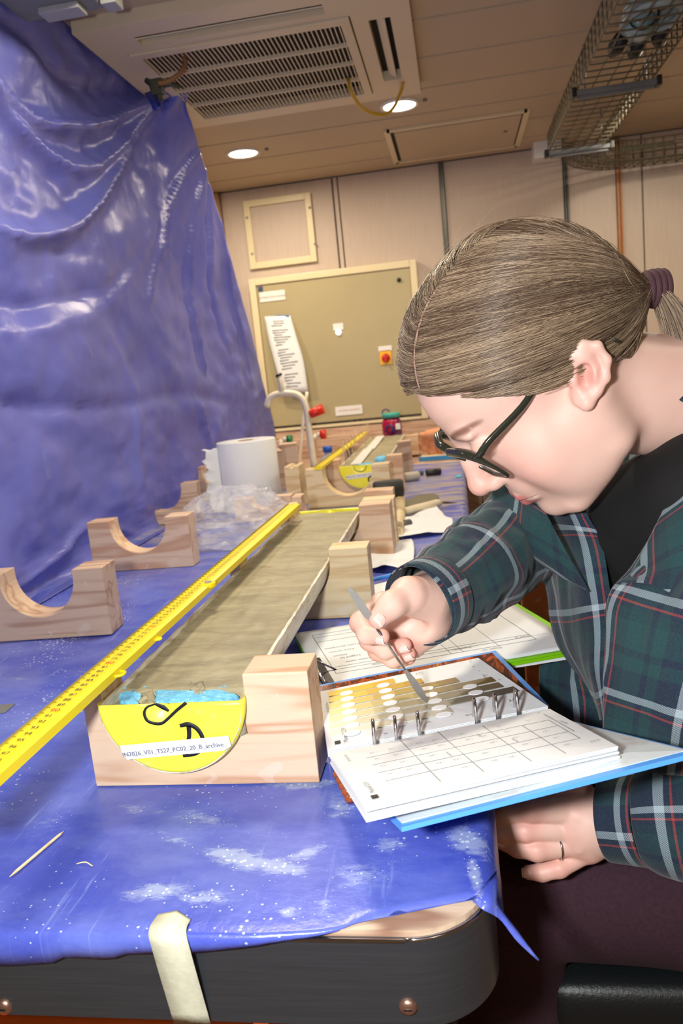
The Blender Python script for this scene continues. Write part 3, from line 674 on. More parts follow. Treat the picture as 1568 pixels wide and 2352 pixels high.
def core(xc, y0, y1, zt, R, lab, th=.0035, mudtop=-.0045):
    t = empty('sediment_core', (xc, (y0 + y1) / 2, zt - R), lab, 'core sample', 'split sediment cores')
    # liner: half pipe with wall thickness
    nl, na = 90, 30; V = []; ysn = np.linspace(y0, y1, nl)
    for k, rr in enumerate((R, R - th)):
        for j in range(na + 1):
            a = math.pi + math.pi * j / na; V.append((rr * math.cos(a), rr * math.sin(a)))
    ringv = V[:na + 1] + V[na + 1:][::-1]; m_ = len(ringv)
    vv = []
    for i, y in enumerate(ysn):
        for j, (x, z) in enumerate(ringv):
            dz = 0
            if j in (0, na, na + 1, 2 * na + 1): dz = .0009 * float(vnoise(np.array([y * 90, j, 0.]), 3))
            vv.append((xc + x, y, zt + z + dz))
    f = [(i * m_ + j, i * m_ + (j + 1) % m_, (i + 1) * m_ + (j + 1) % m_, (i + 1) * m_ + j) for i in range(nl - 1) for j in range(m_)]
    f += [tuple(range(m_)), tuple(range((nl - 1) * m_ + m_ - 1, (nl - 1) * m_ - 1, -1))]
    o = meshobj('liner', vv, f, linerm, t, smooth=False)
    # mud body, split surface slightly uneven
    ny_, nx_ = 240, 34; r2 = R - th - .0004; yy = np.linspace(y0 + .03, y1 - .004, ny_); xx = np.linspace(-r2, r2, nx_)
    Xm, Ym = np.meshgrid(xx, yy, indexing='ij'); P = np.stack([Xm * 30, Ym * 12, 0 * Xm], -1)
    Zm = zt + mudtop + .0010 * vnoise(P, 5) + .0007 * vnoise(P * 3.1, 6) + .0006 * vnoise(np.stack([Xm * 8, Ym * 70, 0 * Xm], -1), 8)
    edge = np.clip((r2 - abs(Xm)) / .006, 0, 1); Zm = Zm * edge + (zt - .003) * (1 - edge) - .0015 * (1 - edge) * (vnoise(P * 4, 9) + .3)
    # crumbly front edge
    fr = np.clip((Ym - (y0 + .03)) / .012 + .35 * vnoise(np.stack([Xm * 90, 0 * Xm, 0 * Xm], -1), 4), 0, 1); Zm = zt - .028 + (Zm - zt + .028) * fr ** .5
    Ym = Ym + (1 - fr) * .004 * vnoise(np.stack([Xm * 60, Zm * 40, 0 * Xm], -1), 12)
    G = np.stack([xc + Xm, Ym, Zm], -1)
    ms = sheet('mud', G, mudm, t, 0)
    bmv = [(xc + r2 * math.cos(math.pi + math.pi * j / 20), y, zt + r2 * math.sin(math.pi + math.pi * j / 20)) for y in (y0 + .036, y1 - .004) for j in range(21)]
    return t
def endcap(t, xc, y, zt, R, name='end_cap', th=.004, flip=1):
    """shallow D-shaped push-on cap: plate with rolled rim"""
    n = 40; pr = [(R, .012), (R + .0012, .004), (R - .0015, 0), (R - .004, -.0008), (R * .5, -.0012), (0.001, -.0012)]
    V = []
    for r, yy in pr:
        for j in range(n + 1):
            a = math.pi + math.pi * j / n; V.append((xc + r * math.cos(a), y + flip * yy, zt + r * math.sin(a) * 1.0 + .0008))
    V = np.array(V); f = [(i * (n + 1) + j, i * (n + 1) + j + 1, (i + 1) * (n + 1) + j + 1, (i + 1) * (n + 1) + j) for i in range(len(pr) - 1) for j in range(n)]
    o = meshobj(name, V, f, capm, t); md = o.modifiers.new('thickness', 'SOLIDIFY'); md.thickness = .002; md.offset = -1 * flip if flip > 0 else 1
    return o
ZT = .9858; XC = -.2715; R1 = .0665; YF = .618
k1 = core(XC, YF, 1.53, ZT, R1, 'near half core of grey brown mud in the foreground, blue foam behind its cap')
ec = endcap(k1, XC, YF, ZT, R1 + .0012); endcap(k1, XC, 1.533, ZT - .0006, R1 + .001, flip=-1)
def blob(name, outline, zb, zt_, m, parent, seed=0, dome=.0012, rough=.0016, nseg=40, jag=.0022):
    """lumpy solid from an outline in x,y"""
    P = cr_interp(np.array(outline + [outline[0]]), nseg + 1)[:-1]; c = P.mean(0); P = P + (P - c) / np.linalg.norm(P - c, axis=1)[:, None] * (jag * rng.normal(size=(len(P), 1))); V = []; rings = [(1.0, zb), (1.0, (zb + zt_) / 2), (.99, zt_ - .0006), (.9, zt_ + dome * .5), (.5, zt_ + dome), (.2, zt_ + dome)]
    for s_, z in rings:
        q = c + (P - c) * s_; 
        for p in q: V.append((p[0], p[1], z))
    V = np.array(V); nz = vnoise(V * 150, seed); V[:, 2] += nz * rough * 1.2; V[:, 0] += vnoise(V * 170, seed + 1) * rough; V[:, 1] += vnoise(V * 170, seed + 2) * rough
    n = nseg; f = [(i * n + j, i * n + (j + 1) % n, (i + 1) * n + (j + 1) % n, (i + 1) * n + j) for i in range(len(rings) - 1) for j in range(n)]
    b0 = len(V); V = np.vstack([V, [[c[0], c[1], zt_ + dome]]]); f += [((len(rings) - 1) * n + j, (len(rings) - 1) * n + (j + 1) % n, b0) for j in range(n)]
    return meshobj(name, V, f, m, parent)
def bz(pts, z): return [tuple(at(px, py, z=z)[:2]) for px, py in pts]
blob('foam_piece', bz([(355, 1608), (354, 1575), (375, 1566), (400, 1568), (430, 1578), (450, 1590), (480, 1580), (500, 1568), (534, 1575), (536, 1600), (500, 1606)], ZT - .003), ZT - .03, ZT - .006, foamm, k1, 3, nseg=56)
blob('foam_piece', bz([(272, 1566), (300, 1562), (335, 1572), (330, 1590), (300, 1608), (322, 1614), (290, 1614), (272, 1590)], ZT - .003), ZT - .03, ZT - .006, foamm, k1, 11)
blob('mud_lump', bz([(312, 1600), (330, 1575), (352, 1572), (356, 1606), (330, 1612)], ZT - .003), ZT - .03, ZT - .007, mudm, k1, 21)
blob('mud_lump', bz([(432, 1568), (445, 1560), (470, 1566), (468, 1585), (450, 1592), (437, 1584)], ZT - .003), ZT - .03, ZT - .0045, mudm, k1, 31)
blob('mud_lump', bz([(240, 1612), (262, 1596), (285, 1600), (300, 1616), (270, 1620)], ZT - .003), ZT - .03, ZT - .01, mudm, k1, 41)
blob('mud_lump', bz([(300, 1612), (330, 1604), (420, 1606), (520, 1604), (545, 1604), (545, 1612), (400, 1618)], ZT - .003), ZT - .035, ZT - .016, mudm, k1, 51)
# writing and label on the cap
YW = YF - .0024
def stroke(pts, w, m, parent, name='marker_stroke', y=None):
    P = cr_interp(np.array([at(px, py, y=y or YW) for px, py in pts]), len(pts) * 7); W = np.asarray(w, float); W = np.interp(np.linspace(0, 1, len(P)), np.linspace(0, 1, len(W)), W) if W.ndim else np.full(len(P), W)
    T = np.gradient(P, axis=0); T /= np.linalg.norm(T, axis=1)[:, None] + 1e-9; N = np.stack([-T[:, 2], 0 * T[:, 1], T[:, 0]], 1)
    G = np.stack([P - N * W[:, None], P + N * W[:, None]], 1); return sheet(name, G, m, parent, .0003)
stroke([(357, 1617), (375, 1625), (387, 1633)], [.0012, .0022, .001], ink, ec)
stroke([(357, 1617), (338, 1624), (331, 1638), (338, 1655), (356, 1662), (372, 1661), (386, 1650), (405, 1632), (427, 1614)], [.0007, .0009, .0012, .0014, .0014, .0013, .0012, .0013, .0014], ink, ec)
stroke([(413, 1667), (432, 1664), (450, 1672), (462, 1688), (466, 1705), (460, 1722), (445, 1732), (420, 1736)], [.0016, .0022, .002, .0018, .0018, .0018, .0018, .0014], ink, ec)
stroke([(433, 1668), (434, 1690), (430, 1710), (428, 1734)], [.002, .0018, .0016, .0016], ink, ec)
la = [at(275, 1712, y=YW - .0006), at(524, 1690, y=YW - .0006), at(532, 1712, y=YW - .0006), at(290, 1744, y=YW - .0006)]
la = [at(275, 1713, y=YW - .0006), at(524, 1690, y=YW - .0006), at(531, 1714, y=YW - .0006), at(515, 1724, y=YW - .0006), at(292, 1745, y=YW - .0006), at(281, 1732, y=YW - .0006)]
b = MB(); n_ = len(la); b.add(la + [p + np.array([0, .0004, 0]) for p in la], [tuple(range(n_))] + [(i, i + n_, (i + 1) % n_ + n_, (i + 1) % n_) for i in range(n_)])
lb = b.build('paper_label', paper, ec); tag(lb, 'white printed label strip')
ux = at(524, 1700, y=YW) - at(280, 1726, y=YW)
texts('lettering', [('IN2026_V01_TS27_PC02_20_B_archive', .00585, at(396, 1722, y=YW - .0012), ux, (0, 0, 1))], plain('label_ink', rgb(105, 105, 125), .7), lb)
# far core
ZT2 = .9872; XC2 = -.284; YF2 = 2.20
k2 = core(XC2, YF2, 3.12, ZT2, .0668, 'far half core with a white strip along it, beyond the first core')
e2 = endcap(k2, XC2, YF2, ZT2, .068)
YW2 = YF2 - .0026
th_ = [(812, 1072), (816, 1080), (827, 1083), (838, 1079), (841, 1070)]
stroke(th_, .0008, ink, e2, y=YW2)
b = MB(); q = [at(795, 1092, y=YW2), at(866, 1083, y=YW2), at(867, 1092, y=YW2), at(796, 1102, y=YW2)]; b.add(q + [p + np.array([0, .0004, 0]) for p in q], [(0, 1, 2, 3)] + [(i, i + 4, (i + 1) % 4 + 4, (i + 1) % 4) for i in range(4)]); l2 = b.build('paper_label', paper, e2)
texts('lettering', [('IN2026_V01_TS27_PC02_19_A_archive', .0058, at(831, 1092, y=YW2 - .0005), q[1] - q[0], (0, 0, 1))], plain('label_ink', rgb(105, 105, 125), .7), l2)
MB().lathe([(.007, 0), (.011, 0), (.011, .0006), (.007, .0006)], at(853, 1101, y=YW2), (0, -1, 0), 20).build('marker_stroke', ink, e2)
blob('foam_piece', [(-.30, 2.235), (-.27, 2.228), (-.262, 2.26), (-.29, 2.262)], ZT2 - .02, ZT2 - .002, foamm, k2, 5)
blob('foam_piece', [(-.255, 2.27), (-.23, 2.265), (-.222, 2.32), (-.25, 2.325)], ZT2 - .02, ZT2 + .004, foamm, k2, 6, dome=.006)
for ya, yb in ((2.24, 2.62), (2.625, 3.06)):
    o = MB().slab([(-.322, ya, ZT2 + .001), (-.292, ya, ZT2 + .001), (-.296, yb, ZT2 + .003), (-.326, yb, ZT2 + .003)], .003).build('white_strip', white, loc=(-.31, (ya + yb) / 2, ZT2)); tag(o, 'white plastic strip laid on the far core, %s half' % ('near' if ya < 2.5 else 'far'), 'strip')
# toothpicks standing in the far core's rule edge
tp = None
for k in range(13):
    y = 2.32 + k * .062; x = -.350 + .002 * math.sin(k * 5); 
    if tp is None:
        tp = MB().tube([(0, 0, 0), (0, 0, .004), (.0, 0, .052), (0, 0, .058)], [.0003, .0016, .0016, .0004], 6).build('toothpick', pineend)
        o = tp
    else: o = tp.copy(); COL.objects.link(o)
    o.location = (x, y, ZT2 + .001); o.rotation_euler = (.06 * math.sin(k * 2.3), -.12 + .05 * math.cos(k * 1.7), 0); tag(o, 'toothpick standing upright in the row along the far core', 'toothpick', 'toothpicks standing in a row by the far core')

# ================================================================== folding rules
def rule(p0, p1, w, label, joints=(), numbers=True, yz0=None):
    """yellow rule from p0 (near) to p1 (far), width w"""
    p0 = np.array(p0, float); p1 = np.array(p1, float); L = np.linalg.norm(p1 - p0); t = (p1 - p0) / L; s_ = np.cross(t, [0, 0, 1.0]); s_ /= np.linalg.norm(s_)
    top = empty('measuring_rule', p0, label, 'ruler', 'yellow measuring rules')
    # cross-section: channel with a slightly crowned blade
    prof = [(-w / 2, -.008), (w / 2, -.008), (w / 2, -.0005), (w * .3, .0006), (0, .0011), (-w * .3, .0006), (-w / 2, -.0008)]
    V = []
    for q in (p0, p1):
        for a, h in prof: V.append(q + s_ * a + np.array([0, 0, h]))
    n = len(prof); f = [tuple(range(n))[::-1], tuple(range(n, 2 * n))] + [(i, i + n, (i + 1) % n + n, (i + 1) % n) for i in range(n)]
    meshobj('blade', V, f, yellowtape, top, smooth=False)
    z = np.array([0, 0, .0014])
    tb_ = MB(); nm = int(L / .001) if numbers else 0
    for k in range(int(L / .002)):
        d = k * .002; ln = .0055 if k % 5 == 0 else .0022
        q = p0 + t * d + z; a = q - s_ * (w / 2 - .0005); tb_.slab([a + t * .00010, a - t * .00010, a - t * .00010 + s_ * ln, a + t * .00010 + s_ * ln], .0008)
    tb_.build('graduations', plain('rule_ink', rgb(140, 124, 20), .6), top)
    if numbers:
        bl, rd = MB(), MB(); i0 = 0
        for k in range(1, int(L / .01) + 1):
            num = numbers - k if False else None
        y = 0
        for cm in range(0, int(L / .01) + 1):
            q = p1 - t * (.012 + cm * .01)
            if np.dot(q - p0, t) < 0: break
            val = cm
            w_, f_, _ = text(str(val), .0075 if cm % 10 else .0098, None, None, q + z - s_ * .001 - np.array([0, 0, .0002]), -t, s_) if False else text(str(val), .0066 if cm % 10 else .0086, None, None, q + z + s_ * .001, -s_ * -1, t)
            (rd if cm % 10 == 0 and cm else bl).add(w_, f_)
        bl.build('numbers', ink, top); rd.build('decimetre_numbers', redink, top)
    return top, t, s_
r1, t1, s1 = rule((-.336, .40, 1.0155), (-.327, 1.455, 1.0155), .0255, 'long yellow rule lying beside the near core, running out of the photo')
def rj(px, py, z=1.0155): return at(px, py, z=z)
c = np.array([-.3225, .905, 1.012]); j = MB().cyl(c, .0095, .0055).build('joint', yellowtape, r1); MB().cyl(c + [0, 0, .0055], .0045, .0012).build('rivet', steel, j)
for px, py, s_ in ((273, 1548, 1), (350, 1468, .5)):
    c = rj(px, py, 1.010); c[0] = -.3205; b = MB(); b.tube(cr_interp([c + [-.002, -.006 * s_, 0], c + [.004, -.003 * s_, .0], c + [.0045, .004 * s_, 0], c + [-.002, .007 * s_, 0]], 10), .0014, 6); b.build('clip', yellowtape, r1)
r2, _, _ = rule((-.381, 2.035, 1.0135), (-.368, 3.02, 1.0135), .022, 'second yellow rule further off beside the far core', numbers=True)

# ================================================================== blue hanging sheet
XD = -.812
rowsD = []
def dp(px, py, dx=0): return at(px, py, x=XD + dx)
top_ = [(-420, -330), (-150, -190), (60, -80), (195, 25), (262, 88), (330, 150), (352, 178), (396, 184), (412, 205)]
m1 = [(-420, 60), (-150, 110), (60, 160), (190, 185), (270, 210), (340, 245), (385, 262), (425, 275), (442, 290)]
m2 = [(-420, 460), (-150, 450), (60, 440), (200, 425), (290, 420), (362, 420), (405, 425), (452, 432), (486, 440)]
m3 = [(-420, 860), (-150, 800), (60, 745), (220, 712), (325, 690), (410, 675), (470, 668), (520, 665), (550, 664)]
m4 = [(-420, 1260), (-150, 1140), (60, 1040), (240, 985), (360, 945), (455, 915), (520, 900), (570, 892), (606, 885)]
m5 = [(-420, 1560), (-150, 1410), (60, 1290), (240, 1190), (380, 1110), (480, 1068), (550, 1030), (600, 1010), (632, 990)]
xoff = [[.10, .06, .03, .02, .02, .03, .09, .12, .13], [.04, .03, .02, .02, .02, .03, .07, .10, .11], [.02, .0, 0, 0, 0, .01, .03, .05, .06], [0, 0, 0, 0, 0, 0, .01, .03, .04], [0, 0, 0, 0, 0, 0, 0, .02, .03], [0, 0, 0, 0, 0, 0, 0, .01, .02]]
CG = np.array([[dp(p[0], p[1], o_) for p, o_ in zip(r, xo)] for r, xo in zip((top_, m1, m2, m3, m4, m5), xoff)])
bot = CG[-1].copy(); bot[:, 2] = TZ + .004; bot[:, 0] = XD + .0; 
bot2 = bot.copy(); bot2[:, 0] += .05; 
CG = np.concatenate([CG, bot[None], bot2[None]], 0)
CG[..., 0] = np.minimum(CG[..., 0], -.60)
G = cr_interp(CG, 150); G = np.swapaxes(cr_interp(np.swapaxes(G, 0, 1), 190), 0, 1)
# folds: ridges along polylines given on the sheet plane
yz = G[..., 1:3]; disp = np.zeros(G.shape[:2])
def fold(pts, w, amp, side=1):
    global disp
    P = cr_interp(np.array([dp(*p)[1:3] for p in pts]), 60); best = np.full(G.shape[:2], 1e9); sgn = np.zeros(G.shape[:2]); tpar = np.zeros(G.shape[:2])
    for k in range(len(P) - 1):
        a, b_ = P[k], P[k + 1]; ab = b_ - a; q = yz - a; t_ = np.clip((q @ ab) / (ab @ ab), 0, 1); r = q - t_[..., None] * ab; d = np.hypot(r[..., 0], r[..., 1])
        u = d < best; best = np.where(u, d, best); sgn = np.where(u, np.sign(ab[0] * r[..., 1] - ab[1] * r[..., 0]), sgn); tpar = np.where(u, (k + t_) / (len(P) - 1), tpar)
    s = best * sgn / w; prof = np.exp(-np.abs(s) * 1.4) * np.where(s > 0, 1, 1) - .45 * np.exp(-((s - .0) / 2.4) ** 2)
    disp += amp * prof * np.sin(np.clip(tpar, 0, 1) * math.pi) ** .35
fold([(-200, 60), (0, 262), (60, 312), (130, 365), (180, 386), (235, 368), (285, 310), (330, 215)], .035, .05)
fold([(-200, 440), (0, 528), (90, 541), (165, 515), (215, 470), (248, 420), (290, 345), (332, 235)], .04, .055)
fold([(-160, 120), (10, 235), (80, 280), (190, 290), (270, 262), (350, 206)], .03, .06)
fold([(-200, -60), (40, 90), (150, 190), (300, 215)], .05, -.03)
fold([(402, 255), (392, 400), (372, 480), (368, 560), (340, 700)], .022, .035)
fold([(420, 300), (424, 420), (426, 540), (440, 700), (470, 860)], .018, .028)
fold([(436, 330), (460, 450), (490, 580), (520, 700), (560, 860)], .02, .03)
fold([(410, 280), (445, 480), (468, 640), (510, 800)], .02, -.03)
fold([(385, 300), (350, 520), (250, 700), (40, 760), (-150, 760)], .05, .012)
fold([(-300, 640), (0, 700), (150, 690), (280, 640), (340, 560)], .05, -.02)
fold([(-200, 900), (100, 935), (300, 930), (420, 905), (560, 930)], .04, -.02)
fold([(40, 1350), (150, 1270), (210, 1210), (330, 1230)], .02, .02)
fold([(250, 760), (310, 900), (320, 1060), (330, 1180)], .04, .014)
fold([(440, 900), (470, 980), (500, 1060)], .03, .025)
P3 = np.stack([G[..., 1] * 5, G[..., 2] * 9, 0 * disp], -1)
disp += .010 * vnoise(P3, 31) + .0045 * vnoise(P3 * 3.1, 32) + .0028 * np.abs(vnoise(P3 * 7, 33))
wgt = np.ones(G.shape[0]); wgt[-26:] = np.linspace(1, 0, 26); disp *= wgt[:, None]; disp *= np.interp(np.linspace(0, 1, G.shape[1]), [0, .9, 1], [1, 1, .25])[None]
dx_ = np.clip(disp, -.06, .12); G[..., 0] += dx_
bs = sheet('hanging_sheet', G, drapem, th=.0005, loc=(XD, 1.8, 1.5)); tag(bs, 'tall crumpled blue plastic sheet hung along the left of the table', 'plastic sheet')
o = None
rib = np.array([at(350, 222, z=1.99), at(362, 240, z=1.96), at(372, 262, z=1.93)]); 
G_ = np.stack([cr_interp(rib - [.01, 0, 0], 8), cr_interp(rib + [.012, 0, .004], 8)], 1); 
o = sheet('blue_ribbon', G_ + [0, -.03, 0], plain('ribbon_blue', rgb(40, 56, 150), .5), th=.0006, loc=G_[0, 0]); tag(o, 'short dark blue ribbon end dangling from the clamp', 'ribbon')

# ================================================================== paper roll, bag and small things on the table
RR = .0825; rc = np.array([-.592, 2.12, z0])
rl = empty('paper_roll', rc, 'big white paper towel roll standing on end with a torn edge', 'paper roll')
MB().lathe([(.022, 0), (RR - .001, 0), (RR, .002), (RR, .19), (RR - .0015, .192), (.024, .192), (.022, .190), (.022, .0)], rc, seg=56).build('roll', paper, rl)
MB().lathe([(.0200, 0.001), (.0215, 0.001), (.0215, .1925), (.0200, .1925), (.02, .001)], rc, seg=24).build('core_tube', plain('cardboard', rgb(176, 140, 100), .7), rl)
th = np.linspace(0, 1, 30); rows = []
for i, s_ in enumerate(np.linspace(0, 1, 14)):
    a = math.radians(205 - 10 * s_); r = RR + .0015 + .042 * s_ ** 1.3; 
    jag = .006 * math.sin(1 * 9)
    rows.append([rc + np.array([-(RR + .0015) * math.cos(math.radians(35)) - .034 * s_ + (.006 * math.sin(z * 29) + .004 * math.sin(z * 67)) * s_ ** 2 * 1.0, -(RR + .0015) * math.sin(math.radians(35)) - .012 * s_ - .01 * s_ * math.sin(z * 3), .004 + (.176 + .002 * math.sin(s_ * 9)) * z]) for z in th])
sheet('torn_flap', np.array(rows), paper, rl, .0004)

bagm = NT('clear_bag'); bagm.set(Base_Color=(.94, .95, .98, 1), Roughness=.10, Alpha=.26); bagm.b.inputs['Specular IOR Level'].default_value = .9
bagm.bump(bagm.noise(bagm.tex(), 45, 4, .65), .8, .004)
# inflated crumpled bag, closed shape
bc = np.array([-.515, 1.70, z0 + .040]); nu, nv = 44, 64; U = np.linspace(.02, math.pi - .02, nu); V = np.linspace(0, 2 * math.pi, nv)
UU, VV = np.meshgrid(U, V, indexing='ij'); D = np.stack([np.sin(UU) * np.cos(VV), np.sin(UU) * np.sin(VV), np.cos(UU)], -1)
a1_ = vnoise(D * 1.9 + 3, 41); a2_ = vnoise(D * 4.2 + 7, 42); a3_ = 1 - np.abs(vnoise(D * 3.1, 43)) * 2; a4_ = 1 - np.abs(vnoise(D * 6.5, 44)) * 2
rr = 1 + .10 * a1_ + .06 * a2_ + .11 * np.clip(a3_, -1, 1) + .07 * a4_
G = bc + D * rr[..., None] * np.array([.115, .115, .075]); G[..., 2] = np.maximum(G[..., 2], z0 + .001 + .0006 * vnoise(D * 20, 3)); 
G[:, -1] = G[:, 0]
o = sheet('plastic_bag', G, bagm.m, th=0, loc=bc, smooth=False); tag(o, 'crumpled clear plastic bag puffed up beside the yellow rule', 'bag')

def scrap(name, pts, z, m, label, cat, th=.0012, lift=.0):
    P = [at(px, py, z=z) for px, py in pts]; b = MB(); n_ = len(P)
    b.add([p + [0, 0, lift * (i % 2)] for i, p in enumerate(P)] + [p - np.array([0, 0, th]) for p in P], [tuple(range(n_)), tuple(range(2 * n_ - 1, n_ - 1, -1))] + [(i, i + n_, (i + 1) % n_ + n_, (i + 1) % n_) for i in range(n_)])
    o = b.build(name, m, loc=P[0]); return tag(o, label, cat)
bl = plain('bright_blue', rgb(60, 150, 215), .5)
scrap('foam_scrap', [(672, 1138), (686, 1135), (698, 1139), (697, 1144), (680, 1145)], z0 + .004, bl, 'small bright blue foam scrap right of the paper roll', 'scrap', .004)
scrap('red_block', [(686, 1092), (702, 1091), (702, 1102), (688, 1103)], z0 + .006, plain('coral', rgb(225, 80, 70), .5), 'small coral red cap lying behind the paper roll', 'cap', .006)
scrap('foam_scrap', [(1046, 1092), (1058, 1089), (1060, 1094), (1048, 1096)], z0 + .003, plain('cyan_scrap', rgb(90, 175, 205), .5), 'tiny cyan scrap near the right table edge at the back', 'scrap', .003)
# paper towels: crinkled sheets
def towel(pts_l, pts_r, label, seed, amp=.004):
    Lp = np.array([at(px, py, z=z0 + .002) for px, py in pts_l]); Rp = np.array([at(px, py, z=z0 + .002) for px, py in pts_r])
    A = cr_interp(Lp, 34); B = cr_interp(Rp, 34); s_ = np.linspace(0, 1, 30)[None, :, None]; G = A[:, None] * (1 - s_) + B[:, None] * s_
    P = np.stack([G[..., 0] * 22, G[..., 1] * 12, 0 * G[..., 0]], -1); G[..., 2] += amp * (.7 + vnoise(P, seed)) + amp * .4 * vnoise(P * 2.7, seed + 1) + amp * .5
    o = sheet('paper_towel', G, paper, th=.0004, loc=G[0, 0]); return tag(o, label, 'paper towel')
towel([(915, 1200), (905, 1225), (890, 1243)], [(1000, 1165), (1022, 1188), (1040, 1200), (1030, 1225)], 'white paper towel spread flat beyond the elbow, small black cap on it', 61)
towel([(862, 1265), (845, 1285), (838, 1310)], [(945, 1244), (952, 1270), (945, 1318)], 'white paper towel crumpled beside the cradle near the sleeve', 71, .006)
# blue pen lying
a, c = at(846, 1334, z=z0 + .007), at(935, 1312, z=z0 + .007); pn = empty('blue_spatula', a, 'flat blue plastic strip lying in front of the paper towel', 'tool')
MB().tube([a, a + (c - a) * .06, a + (c - a) * .85, c], [.002, .0055, .0055, .004], 10, flat=.6).build('shaft', plain('pen_blue', rgb(50, 130, 225), .35), pn)
scrap('white_sheet', [(850, 1345), (950, 1320), (955, 1365), (860, 1385)], z0 + .002, paper, 'white paper sheet under the sleeve behind the hand', 'paper')
# mallet
mh = empty('rubber_mallet', (-.205, 1.80, z0), 'mallet with black rubber head and bare wooden handle', 'mallet')
MB().lathe([(.0001, -.036), (.019, -.036), (.023, -.031), (.024, 0), (.023, .031), (.019, .036), (.0001, .036)], (-.182, 1.86, z0 + .064), (1, .15, 0), 28).build('head', plain('black_rubber', rgb(38, 38, 36), .6), mh)
MB().tube([(-.158, 1.862, z0 + .045), (-.157, 1.83, z0 + .012), (-.150, 1.70, z0 + .012), (-.147, 1.60, z0 + .011)], [.014, .014, .012, .013], 12).build('handle', pineend, mh)
# trowel, brush, knife, glasses case
tr = empty('trowel', at(930, 1150, z=z0), 'broad mud covered steel trowel blade lying flat', 'trowel')
P0 = [at(px, py, z=z0 + .006) for px, py in ((925, 1148), (960, 1137), (990, 1133), (1007, 1137), (1003, 1147), (975, 1156), (928, 1163))]
b = MB(); n_ = 7; b.add(P0 + [p - np.array([0, 0, .002]) for p in P0], [tuple(range(n_)), tuple(range(2 * n_ - 1, n_ - 1, -1))] + [(i, i + n_, (i + 1) % n_ + n_, (i + 1) % n_) for i in range(n_)]); b.build('blade', plain('muddy_steel', rgb(112, 106, 88), .6, .3), tr)
a, c = P0[6], P0[6] + (P0[6] - P0[3]) * .25; MB().tube([P0[6], c], .005, 8).build('tang', steel, tr)
kn = empty('knife', at(930, 1175, z=z0), 'knife with pale wooden handle and dark pointed blade', 'knife')
a, m_, c = at(928, 1176, z=z0 + .012), at(1012, 1154, z=z0 + .012), at(1050, 1155, z=z0 + .006)
MB().tube([a, a + (m_ - a) * .1, a + (m_ - a) * .9, m_], [.009, .011, .0105, .007], 12).build('handle', plain('pale_handle', rgb(214, 200, 170), .5), kn)
MB().tube([m_, m_ + (c - m_) * .3, c], [.006, .008, .0008], 8, flat=.4).build('blade', plain('rusty_blade', rgb(70, 44, 40), .5, .3), kn)
def lump(px, py, r, m, label, cat, name, axis=(1, 0, 0), l=.03):
    c = at(px, py, z=z0 + r); o = MB().lathe([(.0001, -l / 2), (r * .8, -l / 2), (r, -l / 2 + r * .3), (r, l / 2 - r * .3), (r * .7, l / 2), (.0001, l / 2)], c, axis, 16).build(name, m, loc=c); return tag(o, label, cat)
lump(935, 1202, .009, plain('grey_cap', rgb(80, 78, 74), .5), 'small dark screw lid on the spread paper towel', 'lid', 'screw_lid', (1, .4, 0), .02)
lump(995, 1084, .011, black, 'black lens cap shaped lump on the far part of the cover', 'cap', 'black_cap', (1, .1, 0), .05)
lump(962, 1086, .008, plain('slate_blue', rgb(80, 92, 120), .5), 'slate blue capsule beside the black lump', 'capsule', 'small_capsule', (1, .2, 0), .03)
lump(945, 1094, .014, plain('pale_mud', rgb(180, 172, 158), .7), 'pale dried mud lump right of the far core', 'mud', 'mud_lump', (1, .4, 0), .05)
# jar with teal lid at the far end
jc = np.array([-.272, 3.19, z0 + .078]); bxo = MB().box((-.27, 3.19, z0 + .033), (.2, .1, .078), bev=.002).build('wood_block', pine, loc=(-.27, 3.19, z0)); tag(bxo, 'wood block under the red jar at the back of the bench', 'block')
jc = np.array([-.275, 3.19, z0 + .0725])
jr = empty('jar', jc, 'red jar with teal screw lid at the far end of the far core', 'jar')
jm = NT('red_jar'); jm.l(jm.ramp(jm.noise(jm.tex(), 18, 2), [(.45, rgb(170, 20, 60)), (.55, rgb(90, 30, 90))], 'LINEAR'), jm.b.inputs['Base Color']); jm.set(Roughness=.25)
MB().lathe([(.0001, 0), (.036, 0), (.040, .006), (.040, .055), (.036, .066), (.032, .07), (.0001, .07)], jc, seg=28).build('body', jm.m, jr)
MB().lathe([(.0001, .07), (.034, .07), (.034, .076), (.0001, .076)], jc, seg=28).build('neck', plain('plum', rgb(80, 30, 80), .4), jr)
MB().lathe([(.0001, .076), (.037, .076), (.037, .092), (.035, .094), (.0001, .094)], jc, seg=28).build('lid', plain('teal_lid', rgb(70, 175, 160), .4), jr)
b = MB(); th = np.linspace(0, math.pi * 1.5, 12); b.tube(np.stack([jc[0] - .02 + .014 * np.cos(th), jc[1] - .0 + 0 * th, jc[2] + .098 + .012 * np.sin(th)], 1), .003, 6); b.build('cord_loop', plain('navy_cord', rgb(40, 50, 120), .5), jr)
b = MB(); th = np.linspace(0, math.pi, 12); b.tube(np.stack([jc[0] - .008 + .016 * np.cos(th), jc[1] - .0415 + 0 * th, jc[2] + .022 + .026 * np.sin(th)], 1), .003, 6); b.build('blue_emblem', plain('navy_cord', rgb(40, 50, 120), .5), jr)
MB().box(jc + [.026, -.034, .04], (.022, .003, .024)).build('sticker', white, jr)

